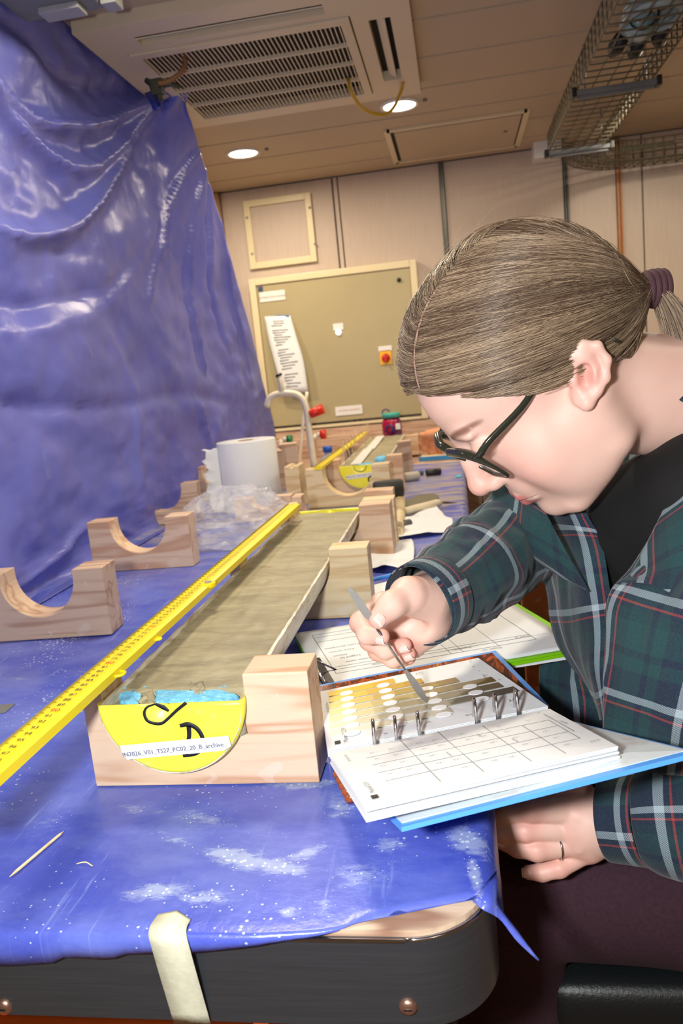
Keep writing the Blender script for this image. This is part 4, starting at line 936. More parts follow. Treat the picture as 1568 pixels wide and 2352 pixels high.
# back bench with timber upstand, taps and bottle
bn = empty('wall_bench', (-.3, 3.3, 0), 'timber wall bench with stepped back boards behind the table', 'bench')
wood2 = pinewood('bench_board', rgb(206, 176, 150), rgb(170, 130, 105), ring=5)
for z_, y_, h_, d_ in ((.86, 3.18, .05, .58), (.93, 3.44, .09, .05), (.985, 3.46, .05, .03)):
    MB().box((-.2, y_, z_), (2.2, d_ , h_), bev=.003).build('board', wood2, bn)
MB().box((-.2, 3.2, .42), (2.16, .5, .82)).build('carcass', wood2, bn)
o = MB().box((.0, 2.872, TZ + .008), (.32, .010, .016), bev=.001).build('blue_tape', plain('blue_edge_tape', rgb(50, 140, 200), .5), loc=(0, 2.85, TZ)); tag(o, 'bright blue tape strip along the back edge of the table', 'tape')
o = MB().box((.06, 2.92, TZ + .008), (.42, .08, .016), bev=.002).build('pale_board', pineend, loc=(.06, 2.92, TZ)); tag(o, 'pale thin board lying behind the blue tape strip', 'board')
hosem = plain('ivory_pipe', rgb(232, 226, 205), .35)
YT = 2.90
tp_ = empty('gooseneck_tap', at(725, 1090, y=YT), 'ivory gooseneck lab tap with a red handle in front of the cabinet', 'tap')
P = cr_interp([at(x, y, y=YT) for x, y in ((612, 935), (622, 912), (650, 903), (685, 908), (702, 935), (709, 985), (716, 1035), (724, 1092))], 40)
MB().tube(P, .0125, 14).build('spout', hosem, tp_)
P = [at(x, y, y=YT) for x, y in ((647, 903), (645, 880), (641, 864))]; MB().tube(P, [.012, .010, .010], 12).build('vent_stub', hosem, tp_); MB().tube([P[2], P[2] + [-.003, 0, .008]], [.014, .012], 12).build('black_ring', black, tp_)
a, c = at(712, 952, y=YT), at(742, 938, y=YT); MB().tube([a + (a - c) * .3, a], [.010, .013], 12).build('valve_stem', hosem, tp_); MB().tube([a, a + (c - a) * .12, c], [.015, .017, .019], 18).build('red_handle', plain('valve_red', rgb(215, 40, 20), .3), tp_)
t2 = empty('bench_tap', at(735, 1010, y=3.1), 'ivory bench tap with a red knob to the right of the gooseneck', 'tap')
c = at(728, 1000, y=3.1); MB().tube([at(722, 1040, y=3.1), at(720, 1008, y=3.1), c], .012, 12).build('body', hosem, t2); e = at(748, 997, y=3.1); MB().tube([c, c + (e - c) * .4], .011, 12).build('stem', hosem, t2); MB().tube([c + (e - c) * .4, e], [.018, .02], 16).build('red_knob', plain('valve_red', rgb(215, 40, 20), .3), t2)
t3 = empty('bench_tap', at(655, 1030, y=3.1), 'ivory bench tap with a green knob beside the blue sheet', 'tap')
c = at(648, 1010, y=3.1); MB().tube([at(648, 1052, y=3.1), at(645, 1020, y=3.1), c], .012, 12).build('body', hosem, t3); e = at(664, 1010, y=3.1); MB().tube([c, e], [.011, .012], 12).build('stem', hosem, t3); MB().tube([e - (e - c) * .3, e + [.012, 0, 0]], [.018, .018], 16).build('green_knob', plain('valve_green', rgb(20, 120, 70), .3), t3)
P = cr_interp([at(x, y, y=3.2) for x, y in ((705, 900), (697, 960), (692, 1010), (688, 1060), (690, 1095))], 14); o = MB().tube(P, .007, 8).build('drain_hose', hosem, loc=P[0]); tag(o, 'thin ivory hose hanging behind the gooseneck tap', 'hose')
bt = empty('bottle', at(757, 1080, y=2.78), 'white labelled bottle with a blue cap behind the rule', 'bottle'); c = np.array([at(757, 1082, y=2.80)[0], 2.80, z0])
MB().lathe([(.0001, 0), (.028, 0), (.030, .004), (.030, .045), (.014, .062), (.012, .07), (.0001, .07)], c, seg=24).build('body', plain('bottle_glass', rgb(200, 196, 190), .2), bt)
MB().lathe([(.0001, .07), (.017, .07), (.018, .09), (.0001, .092)], c, seg=20).build('cap', plain('cap_blue', rgb(30, 90, 185), .35), bt)
MB().lathe([(.0305, .006), (.0308, .008), (.0308, .036), (.0305, .038)], c, seg=24).build('bottle_label', white, bt)
# crate under the table
cr = empty('storage_crate', (-.42, .62, 0), 'orange crate showing as a sliver below the table edge', 'crate'); oc = plain('crate_orange', rgb(225, 95, 30), .5)
b = MB()
for x, sx, y, sy in ((-.42, .5, .46, .012), (-.42, .5, .82, .012), (-.666, .012, .64, .35), (-.174, .012, .64, .35)): b.box((x, y, .40), (sx, sy, .80), bev=.002)
b.build('walls', oc, cr); MB().box((-.42, .64, .008), (.49, .36, .014)).build('base', oc, cr)
# ================================================================== clipboard with forms
def norm(v): v = np.array(v, float); return v / np.linalg.norm(v)
green = plain('lime_green', rgb(128, 200, 20), .4, vary=.02)
FLc, FRc, NRc, NLc = [np.array(p) for p in (at(672, 1456, z=.914), at(1171, 1376, z=.914), at(1322, 1440, z=.914), at(748, 1592, z=.914))]
NRc = FRc + (NLc - FLc) * 1.0; 
cb = empty('clipboard', (FLc + NRc) / 2, 'lime green folder clipboard holding printed forms under the right hand', 'clipboard')
MB().slab([FLc, FRc, NRc, NLc], .0022).build('backing', green, cb)
ux, uy = norm(FRc - FLc), norm(FLc - NLc); W_, H_ = np.linalg.norm(FRc - FLc), np.linalg.norm(FLc - NLc); nz = np.cross(ux, uy)
def C(u, v, h=0): return NLc + ux * u + uy * v + nz * h
MB().slab([C(.03, .01, -.004), C(W_ - .002, .0, -.004), C(W_ - .012, H_ - .02, -.004), C(.03, H_ - .02, -.004)], .007).build('inner_stack', paper, cb)
MB().slab([C(.03, -.001, -.0024), C(W_, -.001, -.0024), C(W_, H_, -.0024), C(.03, H_, -.0024)], .004).build('green_core', green, cb)
NS = 30
def sheet_on(u0, u1, v0, v1, h, curl=.0):
    U = np.linspace(u0, u1, NS); V = np.linspace(v0, v1, 24); G = np.array([[C(u, v, h + curl * max(0, (v1 - v) / (v1 - v0) - .72) ** 2 * 10 * .5) for v in V] for u in U]); return G
for k, (du, h) in enumerate(((.002, .0006), (0.0, .0012), (-.003, .0020))):
    sheet('form_sheet', sheet_on(.004 + du, W_ - .010 + du, .004, H_ - .005, h, .0), paper, cb, .0003)
pl_ = MB(); T = .0024
def pline(a, b, w=.0004):
    A, B = C(a[0], a[1], T), C(b[0], b[1], T); d = norm(B - A); s_ = np.cross(d, nz) * w; pl_.slab([A - s_, B - s_, B + s_, A + s_], .0003, up=nz)
x0, x1, y0, y1 = .022, W_ - .045, .045, H_ - .026
for a, b in (((x0, y0), (x1, y0)), ((x0, y1), (x1, y1)), ((x0, y0), (x0, y1)), ((x1, y0), (x1, y1))): pline(a, b)
for k in range(1, 9): pline((x0 + .07, y1 - .008 * k - .02), (x0 + .135, y1 - .008 * k - .02), .0002)
for xx in (x0 + .065, x0 + .14, x0 + .155, x0 + .20): pline((xx, y0), (xx, y1), .0003)
for yy in (y0 + .012, y0 + .02, y1 - .012, y1 - .03): pline((x0, yy), (x1, yy), .0003)
for k in range(60): pline((x0 + .14 + k * .0022, y0 + .012), (x0 + .14 + k * .0022, y0 + .0145), .00018)
pl_.build('form_lines', inkgrey, cb)
it = []
for i, (s_, u, v) in enumerate((('Station', .04, .10), ('Core section', .045, .115), ('Visual core description', .055, .13), ('Lithology', .085, .06), ('Colour', .075, .052), ('Remarks', .18, .055), ('Depth cm', .21, .038), ('Sheet of', .26, .06), ('Sediment name', .06, .075), ('Logged by', .05, .09))):
    it.append((s_, .0062, C(u, v, T), -ux, -uy))
texts('lettering', it, inkgrey, cb)
# bulldog clip with wire handles
c = C(-.001, H_ * .42, 0); cl = MB()
pts = [C(.010, H_ * .06, .004), C(.010, H_ * .30, .004), C(-.001, H_ * .30, .012), C(-.006, H_ * .30, .006), C(-.006, H_ * .06, .006), C(-.001, H_ * .06, .012)]
cl.slab([C(-.002, .012, .0045), C(.014, .012, .004), C(.014, .10, .004), C(-.002, .10, .0045)], .0008, up=nz); cl.slab([C(-.004, .012, .006), C(-.001, .012, .006), C(-.001, .10, .006), C(-.004, .10, .006)], .012, up=nz)
o = cl.build('clip_body', black, cb)
kp = at(771, 1538, z=.932); MB().tube([at(700, 1502, z=.934), at(724, 1516, z=.932), kp, at(747, 1543, z=.925), at(729, 1557, z=.918)], .0011, 8).build('clip_handle', chrome, cb)
MB().tube([C(.002, .012, .006), C(.002, .1, .006)], .0022, 8).build('clip_rod', chrome, cb)

# ================================================================== colour chart ring binder
cov = plain('binder_blue', rgb(86, 158, 240), .35, vary=.02)
fire = NT('endpaper_photo'); _v = fire.tex('Object', (1, 1, 1)); n1 = fire.noise(fire.tex('Object', (30, 9, 30)), 2.2, 5, .65, 1.5)
fire.l(fire.ramp(n1, [(.30, rgb(24, 12, 12)), (.45, rgb(90, 34, 18)), (.55, rgb(200, 92, 30)), (.62, rgb(120, 50, 24)), (.72, rgb(240, 190, 60)), (.8, rgb(40, 20, 18))]), fire.b.inputs['Base Color']); fire.set(Roughness=.15); fire = fire.m
ZC = .921
cFL, cFR, cNR = at(727, 1574, z=ZC), at(1137, 1494, z=ZC), at(1262, 1622, z=ZC); cNL = cFL + (cNR - cFR)
bk = empty('chart_binder', (cNL + cNR) / 2, 'open blue ring binder of soil colour charts lying at the table corner', 'binder')
MB().slab([cFL, cFR, cNR, cNL], .0032).build('far_cover', cov, bk)
e = .006; bu, bv = norm(cFR - cFL), norm(cFL - cNL); bn_ = np.cross(bu, bv); BW, BH = np.linalg.norm(cFR - cFL), np.linalg.norm(cFL - cNL)
def B(u, v, h=0): return cNL + bu * u + bv * v + bn_ * h
MB().slab([B(e * .4, BH - e, .0006), B(BW - e, BH - e, .0006), B(BW - e, .0, .0006), B(e * .4, .0, .0006)], .0005).build('endpaper', fire, bk)
# spine
sp0, sp1 = cNL, cNR; 
s2a = at(776, 1756, z=.914); s2b = s2a + (cNR - cNL)
MB().slab([sp0, sp1, s2b, s2a], .003).build('spine', cov, bk)
MB().slab([sp0 + [0, 0, .0006], sp1 + [0, 0, .0006], s2b + [0, 0, .0006], s2a + [0, 0, .0006]], .0005).build('spine_lining', fire, bk)
# near cover rises towards the reader
nNL, nNR = at(921, 1900, z=.958), at(1604, 1727, z=.985)
s2b_ = s2b + [.0, .0, 0]
MB().slab([s2a, s2b_, nNR, nNL], .0032).build('near_cover', cov, bk)
def Q(u, v, h=0):
    p = (s2a * (1 - u) + s2b_ * u) * (1 - v) + (nNL * (1 - u) + nNR * u) * v; return p + np.array([0, 0, h])
pk = NT('pocket_paper'); n1 = pk.noise(pk.tex('Object', (1, 1, 1), (0, 0, .4)), 26, 4, .6); pk.l(pk.ramp(n1, [(.55, rgb(226, 234, 236)), (.70, rgb(210, 200, 190)), (.8, rgb(190, 160, 120))]), pk.b.inputs['Base Color']); pk.set(Roughness=.3)
MB().slab([Q(.012, .02, .0008), Q(.988, .02, .0008), Q(.985, .965, .0008), Q(.012, .965, .0008)], .0006).build('cover_lining', pk.m, bk)
# page blocks
ZP = .930
pFL, pFR, pNR, pNL = at(733, 1589, z=ZP), at(1098, 1511, z=ZP + .002), at(1258, 1622, z=ZP + .008), at(752, 1724, z=ZP + .008)
far = MB()
for k in range(5): far.slab([pFL - [0, 0, .0013 * k], pFR - [-.0006 * k, 0, .0013 * k], pNR - [0, 0, .0013 * k], pNL - [0, 0, .0013 * k]], .0009)
fp = far.build('far_pages', paper, bk)
def F(u, v, h=0):
    """u along the page from the left, v from the rings (0) to the far edge (1)"""
    p = (pNL * (1 - u) + pNR * u) * (1 - v) + (pFL * (1 - u) + pFR * u) * v; return p + np.array([0, 0, h])
qFL, qFR, qNR, qNL = at(757, 1731, z=.942), at(1262, 1628, z=.942), at(1419, 1714, z=.984), at(836, 1846, z=.978)
near = MB()
for k in range(8):
    j = .0009 * math.sin(k * 2.7); o_ = np.array([0.0006 * math.sin(k * 5), j, -.0013 * k]); sh = (qNL - qFL) * (.012 * (k % 3)); near.slab([qFL + o_, qFR + o_ , qNR + o_ + sh * .4 + np.array([0, 0, -.0004 * k]), qNL + o_ + sh + np.array([0, 0, -.0004 * k])], .0011)
npg = near.build('near_pages', paper, bk)
def Npg(u, v, h=0):
    p = (qFL * (1 - u) + qFR * u) * (1 - v) + (qNL * (1 - u) + qNR * u) * v; return p + np.array([0, 0, h])
# coloured chips: seven rows, lighter and yellower to the left
pg = [ (250, 214, 70), (236, 196, 60), (222, 184, 70), (196, 162, 70), (168, 136, 60), (136, 110, 50), (104, 82, 36)]
rows = [(.885, .06, 4, (246, 212, 66), (222, 176, 38)), (.775, .06, 6, (247, 218, 92), (128, 100, 38)), (.665, .06, 8, (246, 222, 110), (92, 74, 38)), (.555, .08, 8, (240, 224, 140), (86, 76, 56)),
        (.445, .10, 8, (240, 228, 165), (80, 74, 64)), (.335, .12, 9, (240, 232, 190), (72, 70, 66)), (.225, .14, 4, (240, 234, 205), (190, 184, 160))]
ends = [.40, .58, .76, .93, .93, .97, .40]
ends = [.44, .62, .80, .93, .93, .97, .45]
rowdata = [  # v centre, u start, u end
    (.90, .05, .44), (.79, .045, .585), (.675, .04, .76), (.56, .035, .93), (.445, .03, .93), (.33, .025, .97), (.215, .02, .60)]
cols = [[(250, 206, 40), (214, 170, 60)], [(248, 214, 90), (176, 138, 50)], [(246, 222, 130), (120, 94, 40)], [(244, 228, 160), (86, 66, 26)], [(240, 230, 180), (88, 78, 58)], [(240, 234, 200), (66, 62, 56)], [(240, 236, 214), (180, 176, 162)]]
ncol = 7
chipm = {}
for r, (v, u0, u1) in enumerate(rowdata):
    n = max(2, int(round((u1 - u0) / .115)))
    for k in range(n):
        a, b = u0 + (u1 - u0) * k / n, u0 + (u1 - u0) * (k + 1) / n; f = (k + .5) / n
        f2 = (a + b) / 2; c0_, c1_ = cols[r]; c_ = [c0_[i] + (c1_[i] - c0_[i]) * f for i in range(3)]
        m = plain('chip_%d_%d' % (r, k), rgb(*c_), .3, vary=.01)
        MB().slab([F(a, v - .042, .0009), F(b, v - .042, .0009), F(b, v + .042, .0009), F(a, v + .042, .0009)], .0007).build('colour_chip', m, bk)
hole = plain('hole_white', rgb(246, 248, 250), .6, vary=.005)
hk = 0
for r, (v, u0, u1) in enumerate(rowdata):
    n = max(1, int(round((u1 - u0) / .20)))
    for k in range(n):
        u = u0 + .10 + k * .215; vv = v - .052
        if u > u1 - .02: continue
        P = [F(u + .038 * math.cos(t_), vv + .036 * math.sin(t_), .0013) for t_ in np.linspace(0, 2 * math.pi, 25)[:-1]]; b = MB(); b.add(P + [p - np.array([0, 0, .0005]) for p in P], [tuple(range(24))] + [(i, i + 24, (i + 1) % 24 + 24, (i + 1) % 24) for i in range(24)]); b.build('viewing_hole', hole, bk)
fu, fv = pFR - pFL, pFL - pNL; nu_, nv_ = qFR - qFL, qFL - qNL
texts('far_page_lettering', [('Munsell 2.5Y', .0062, F(.085, .16, .0012), fv, -fu), ('Soil Color Chart', .0040, F(.03, .66, .0012), fv, -fu), ('2.5Y', .0075, F(.90, .17, .0014), -fu, -fv), ('2.5Y', .0050, F(.60, .93, .0014), fu, fv),
      ('VALUE', .0038, F(.66, .085, .0012), -fu, -fv), ('CHROMA', .0034, F(.90, .62, .0012), -fv, fu), ('8', .0040, F(.93, .95, .0012), -fu, -fv), ('6', .0040, F(.91, .84, .0012), -fu, -fv), ('4', .0040, F(.91, .74, .0012), -fu, -fv), ('3', .0040, F(.92, .64, .0012), -fu, -fv), ('2', .0040, F(.95, .52, .0012), -fu, -fv),
      ('N', .0045, F(.26, .06, .0012), -fu, -fv), ('5Y', .0045, F(.46, .10, .0012), -fu, -fv)], inkgrey, bk, lift=0)['kind'] = 'stuff'
MB().slab([F(.035, .055, .001), F(.06, .055, .001), F(.06, .095, .001), F(.035, .095, .001)], .0004).build('square_logo', ink, bk)
gl = MB()
def nl(a, b, w=.00018):
    A, Bq = Npg(a[0], a[1], .0012), Npg(b[0], b[1], .0012); d = norm(Bq - A); s_ = np.cross(d, [0, 0, 1.0]) * w; gl.slab([A - s_, Bq - s_, Bq + s_, A + s_], .0003)
for v in (.28, .44, .60, .76): nl((.12, v), (.92, v - .0), .00009)
for u, va, vb in ((.30, .02, .62), (.47, .02, .95), (.66, .1, .95), (.30, .62, .95), (.80, .28, .95), (.92, .28, .76)): nl((u, va), (u, vb), .00009)
nl((.94, .12), (.94, .62), .00014)
gl.build('page_lines', inkgrey, bk)
it = []
for u in (.16, .24, .36, .43, .55, .62, .72, .85):
    for v in (.2, .34, .5, .66, .82):
        if (int(u * 100) + int(v * 10)) % 4 == 0: continue
        it.append(('\u2022 %d/%d' % (2 + int(v * 8), 1 + int(u * 8)), .0034, Npg(u, v, .0014), -nu_, -nv_))
it += [('Munsell 2.5Y', .0055, Npg(.05, .80, .0014), nv_, -nu_), ('Soil Color Chart', .0034, Npg(.05, .20, .0014), nv_, -nu_), ('2.5Y', .0045, Npg(.95, .86, .0014), -nu_, -nv_), ('CHROMA', .0034, Npg(.955, .4, .0014), -nv_, nu_), ('olive brown', .0028, Npg(.42, .54, .0014), nv_, -nu_), ('light gray', .0028, Npg(.60, .30, .0014), nv_, -nu_), ('pale yellow', .0028, Npg(.70, .55, .0014), nv_, -nu_), ('8', .004, Npg(.93, .06, .0014), -nu_, -nv_)]
texts('near_page_lettering', it, inkgrey, bk, lift=0)['kind'] = 'stuff'
MB().slab([Npg(.035, .93, .0012), Npg(.06, .93, .0012), Npg(.06, .975, .0012), Npg(.035, .975, .0012)], .0004).build('square_logo', ink, bk)
# coil binding seen at the left of the spine
for k in range(5):
    c = at(778 + k * 7, 1778 + k * 14, z=.922); MB().lathe([(.0001, -.003), (.004, -.003), (.0055, 0), (.004, .003), (.0001, .003)], c, norm(s2a - sp0), 14).build('amber_bead', plain('amber_plastic', rgb(150, 74, 34), .2), bk)
# steel rings
for (px, py, qx, qy) in ((851, 1692, 869, 1709), (900, 1683, 920, 1702), (951, 1672, 973, 1691), (1078, 1640, 1105, 1662), (1125, 1630, 1153, 1650), (1173, 1617, 1200, 1640)):
    a, c = at(px, py, z=.938), at(qx, qy, z=.943); m_ = (a + c) / 2; hv = (c - a) / 2; L2 = np.linalg.norm(hv); 
    hv = norm(np.array([hv[0] * .3, hv[1], 0])) * .0095
    P = [m_ + hv * math.cos(t_) + np.array([0, 0, 1]) * (.0185 * math.sin(t_)) for t_ in np.linspace(0, math.pi, 18)]
    P = [P[0] - [0, 0, .008]] + P + [P[-1] - [0, 0, .008]]
    MB().tube(P, .00155, 10).build('steel_ring', chrome, bk)

# ================================================================== steel spatula in the right hand
tipS, endS = at(980, 1612, z=ZP + .008), at(802, 1351, d=.665)
sp_t = norm(endS - tipS); Ls = np.linalg.norm(endS - tipS)
spt = empty('steel_spatula', tipS, 'double ended steel laboratory spatula held in the right hand over the chart', 'spatula')
def blade_(a, b, ws, th, m, name, side):
    P = np.linspace(0, 1, len(ws)); bb = MB(); V = []
    n_ = norm(np.cross(norm(b - a), side)); sd = norm(np.cross(n_, norm(b - a)))
    for p, w in zip(P, ws):
        c = a + (b - a) * p
        for s1_, s2_ in ((-1, -1), (1, -1), (1, 1), (-1, 1)): V.append(c + sd * w * s1_ + n_ * th * s2_ * .5)
    f = [(i * 4 + k, i * 4 + (k + 1) % 4, (i + 1) * 4 + (k + 1) % 4, (i + 1) * 4 + k) for i in range(len(ws) - 1) for k in range(4)] + [(3, 2, 1, 0), tuple(len(V) - 4 + k for k in range(4))]
    bb.add(V, f); return bb.build(name, m, spt)
side = norm(MW @ np.array([.85, -.5, 0.0]))
A1 = tipS + sp_t * Ls * .31; A2 = tipS + sp_t * Ls * .74
MB().tube([A1, A2], .0013, 10).build('shaft', chrome, spt)
blade_(tipS, A1, [.0010, .0028, .0036, .0036, .0032, .0024, .0013], .0010, steel, 'leaf_blade', side)
blade_(A2, endS, [.0013, .0034, .0036, .0034, .0030, .0028, .0016], .0010, steel, 'flat_blade', side)

# ================================================================== signed distance modelling of the figure
class Field:
    def __init__(s, lo, hi, h):
        s.lo = np.array(lo, float); s.h = h; s.n = np.ceil((np.array(hi) - s.lo) / h).astype(int) + 1
        s.ax = [s.lo[i] + np.arange(s.n[i]) * h for i in range(3)]; s.D = np.full(s.n, .06, np.float32)
    def _blk(s, lo, hi, k):
        m = k + 3 * s.h; i0 = np.clip(((np.array(lo) - m - s.lo) / s.h).astype(int), 0, s.n - 1); i1 = np.clip(((np.array(hi) + m - s.lo) / s.h).astype(int) + 2, 1, s.n)
        return tuple(slice(a, b) for a, b in zip(i0, i1))
    def _pts(s, b):
        return np.stack(np.meshgrid(s.ax[0][b[0]], s.ax[1][b[1]], s.ax[2][b[2]], indexing='ij'), -1)
    def _put(s, b, d, k, op):
        A = s.D[b]; d = d.astype(np.float32)
        if op == 'sub':
            d = -d; h = np.clip(.5 + .5 * (d - A) / max(k, 1e-6), 0, 1) if k else (d > A).astype(np.float32); s.D[b] = A * (1 - h) + d * h + k * h * (1 - h)
        else:
            h = np.clip(.5 + .5 * (A - d) / max(k, 1e-6), 0, 1); s.D[b] = A * (1 - h) + d * h - k * h * (1 - h)
    def ell(s, c, r, k=.01, op='add', R=None):
        c = np.array(c, float); r = np.array(r, float) if hasattr(r, '__len__') else np.array([r] * 3, float); mr = r.max() if R is not None else r
        b = s._blk(c - mr, c + mr, k); p = s._pts(b) - c
        if R is not None: p = p @ np.array(R)
        k0 = np.linalg.norm(p / r, axis=-1); k1 = np.linalg.norm(p / (r * r), axis=-1) + 1e-9; s._put(b, k0 * (k0 - 1) / k1, k, op)
    def cap(s, a, b_, ra, rb=None, k=.006, op='add'):
        a = np.array(a, float); b_ = np.array(b_, float); rb = ra if rb is None else rb; m = max(ra, rb)
        bl = s._blk(np.minimum(a, b_) - m, np.maximum(a, b_) + m, k); p = s._pts(bl) - a; ab = b_ - a
        t_ = np.clip((p @ ab) / (ab @ ab), 0, 1); s._put(bl, np.linalg.norm(p - t_[..., None] * ab, axis=-1) - (ra + (rb - ra) * t_), k, op)
    def chain(s, P, r, k=.006, op='add', kk=.004):
        P = [np.array(p, float) for p in P]; r = list(r) if hasattr(r, '__len__') else [r] * len(P); lo = np.min(P, 0) - max(r); hi = np.max(P, 0) + max(r)
        bl = s._blk(lo, hi, k); q = s._pts(bl); D = None
        for i in range(len(P) - 1):
            p = q - P[i]; ab = P[i + 1] - P[i]; t_ = np.clip((p @ ab) / (ab @ ab), 0, 1); d = np.linalg.norm(p - t_[..., None] * ab, axis=-1) - (r[i] + (r[i + 1] - r[i]) * t_)
            if D is None: D = d
            else: h = np.clip(.5 + .5 * (D - d) / kk, 0, 1); D = D * (1 - h) + d * h - kk * h * (1 - h)
        s._put(bl, D, k, op)
    def mesh(s):
        D = s.D; ins = D < 0; n = np.array(D.shape) - 1
        cnt = np.zeros(n, np.int8)
        for dx in (0, 1):
            for dy in (0, 1):
                for dz in (0, 1): cnt += ins[dx:n[0] + dx, dy:n[1] + dy, dz:n[2] + dz]
        act = (cnt > 0) & (cnt < 8); idx = np.argwhere(act); ids = np.full(n, -1, np.int64); ids[tuple(idx.T)] = np.arange(len(idx))
        acc = np.zeros((len(idx), 3)); num = np.zeros(len(idx))
        corners = [(a, b, c) for a in (0, 1) for b in (0, 1) for c in (0, 1)]
        for a in corners:
            for ax in range(3):
                if a[ax]: continue
                b = list(a); b[ax] = 1; va = D[tuple((idx + a).T)]; vb = D[tuple((idx + b).T)]; m = (va < 0) != (vb < 0); t_ = np.where(m, va / (va - vb + 1e-12), 0)
                p = np.array(a, float)[None] + 0 * acc; p[:, ax] += t_; acc += p * m[:, None]; num += m
        V = s.lo + (idx + acc / num[:, None]) * s.h; F_ = []
        for ax in range(3):
            u, w = [(1, 2), (2, 0), (0, 1)][ax]
            sl0 = [slice(0, D.shape[i]) for i in range(3)]; sl1 = list(sl0); sl0[ax] = slice(0, D.shape[ax] - 1); sl1[ax] = slice(1, D.shape[ax])
            A, Bv = ins[tuple(sl0)], ins[tuple(sl1)]; e_ = np.argwhere(A != Bv); e_ = e_[(e_[:, u] > 0) & (e_[:, w] > 0) & (e_[:, u] < n[u]) & (e_[:, w] < n[w])]
            def cid(du, dw): q = e_.copy(); q[:, u] -= du; q[:, w] -= dw; return ids[tuple(q.T)]
            q = np.stack([cid(1, 1), cid(0, 1), cid(0, 0), cid(1, 0)], 1); fl = ~A[tuple(e_.T)]; q[fl] = q[fl][:, ::-1]; F_.append(q)
        return V, np.concatenate(F_)
def smooth_mesh(V, F_, it=2, lam=.5):
    E_ = np.concatenate([F_[:, [0, 1]], F_[:, [1, 2]], F_[:, [2, 3]], F_[:, [3, 0]]]); 
    for _ in range(it):
        S_ = np.zeros_like(V); c = np.bincount(E_.ravel(), minlength=len(V)).astype(float)
        for i in range(3): S_[:, i] = np.bincount(E_[:, 0], V[E_[:, 1], i], len(V)) + np.bincount(E_[:, 1], V[E_[:, 0], i], len(V))
        V = V + lam * (S_ / c[:, None] - V)
    return V
def faces_obj(name, V, F_, m, parent=None, loc=None, col=None, uv=None):
    base = woff(parent) if parent is not None else (np.array(loc, float) if loc is not None else np.zeros(3))
    me = bpy.data.meshes.new(name); me.vertices.add(len(V)); me.vertices.foreach_set('co', (V - base).astype(np.float32).ravel())
    me.loops.add(F_.size); me.loops.foreach_set('vertex_index', F_.astype(np.int32).ravel()); k = F_.shape[1]
    me.polygons.add(len(F_)); me.polygons.foreach_set('loop_start', np.arange(0, F_.size, k, dtype=np.int32)); me.polygons.foreach_set('loop_total', np.full(len(F_), k, np.int32))
    me.update(calc_edges=True); me.validate(); me.polygons.foreach_set('use_smooth', [True] * len(me.polygons)); me.materials.append(m)
    if col is not None:
        ca = me.color_attributes.new('tone', 'FLOAT_COLOR', 'POINT'); ca.data.foreach_set('color', np.c_[col, np.ones(len(col))].astype(np.float32).ravel())
    if uv is not None:
        ul = me.uv_layers.new(name='UVMap'); li = np.empty(len(me.loops), np.int32); me.loops.foreach_get('vertex_index', li); ul.data.foreach_set('uv', uv[li].astype(np.float32).ravel())
    o = bpy.data.objects.new(name, me); COL.objects.link(o)
    if parent is not None: o.parent = parent
    elif loc is not None: o.location = [float(a) for a in loc]
    return o
def px(p, d=None):
    """(px, py, depth) -> world"""
    return at(p[0], p[1], d=p[2])
# head frame (local x = her right, y = face forward, z = crown)
HR = np.array([[-0.2813, -0.7415, -0.6091], [0.9588, -0.191, -0.2103], [0.0396, -0.6432, 0.7647]])
a_ = HEAD_YAW = math.radians(-4); HR = HR @ np.array([[math.cos(a_), -math.sin(a_), 0], [math.sin(a_), math.cos(a_), 0], [0, 0, 1]])
HO = np.array([0.0872, 0.7696, 1.2212])
HS = 1.03
def H(p): return HO + (np.asarray(p, float) * HS) @ HR.T
skin = NT('skin'); at_ = skin.n('ShaderNodeAttribute', attribute_name='tone'); nz_ = skin.noise(skin.tex(), 60, 4, .6); n2 = skin.noise(skin.tex(), 700, 2)
skin.l(skin.mix(skin.math('MULTIPLY', nz_, .22), at_.outputs['Color'], rgb(212, 140, 122)), skin.b.inputs['Base Color'])
skin.set(Roughness=.48); skin.b.inputs['Subsurface Weight'].default_value = .12; skin.b.inputs['Subsurface Radius'].default_value = (.012, .004, .002); skin.b.inputs['Subsurface Scale'].default_value = .35
skin.b.inputs['Specular IOR Level'].default_value = .4; skin.bump(n2, .05, .0006); skin = skin.m
SK = np.array([lin(c) for c in (229, 192, 176)]); LIP = np.array([lin(c) for c in (212, 122, 120)]); RED = np.array([lin(c) for c in (226, 150, 138)]); BROW = np.array([lin(c) for c in (122, 88, 72)])
hf = Field((-.1, -.19, -.20), (.1, .135, .15), .0017)
hf.ell((0, -.012, .055), (.075, .095, .088), .01); hf.ell((0, .028, .056), (.061, .068, .072), .02); hf.ell((0, .030, -.002), (.056, .060, .062), .02)
for s_ in (-1, 1):
    hf.ell((s_ * .036, .046, -.020), (.027, .029, .032), .020); hf.chain([(s_ * .056, -.006, -.014), (s_ * .053, -.002, -.052), (s_ * .024, .052, -.082)], [.020, .017, .0145], .024)
    hf.ell((s_ * .024, .085, .037), (.022, .009, .008), .010)
hf.ell((0, .030, -.056), (.046, .046, .038), .02); hf.ell((0, .0655, -.0805), (.019, .0155, .0145), .014)
for s_ in (-1, 1): hf.ell((s_ * .042, .024, -.036), (.022, .040, .036), .02)
hf.ell((0, .077, -.040), (.026, .013, .020), .014)
hf.chain([(0, -.02, -.02), (0, -.075, -.085), (0, -.16, -.165)], [.056, .056, .062], .02)
for s_ in (-1, 1):
    hf.ell((s_ * .031, .101, .020), (.017, .013, .012), .012, 'sub'); hf.ell((s_ * .031, .080, .019), (.0155, .0125, .0115), .004)
    hf.chain([(s_ * .020, .0915, .0155), (s_ * .031, .0938, .0130), (s_ * .043, .0885, .0150)], .0009, .0012, 'sub')
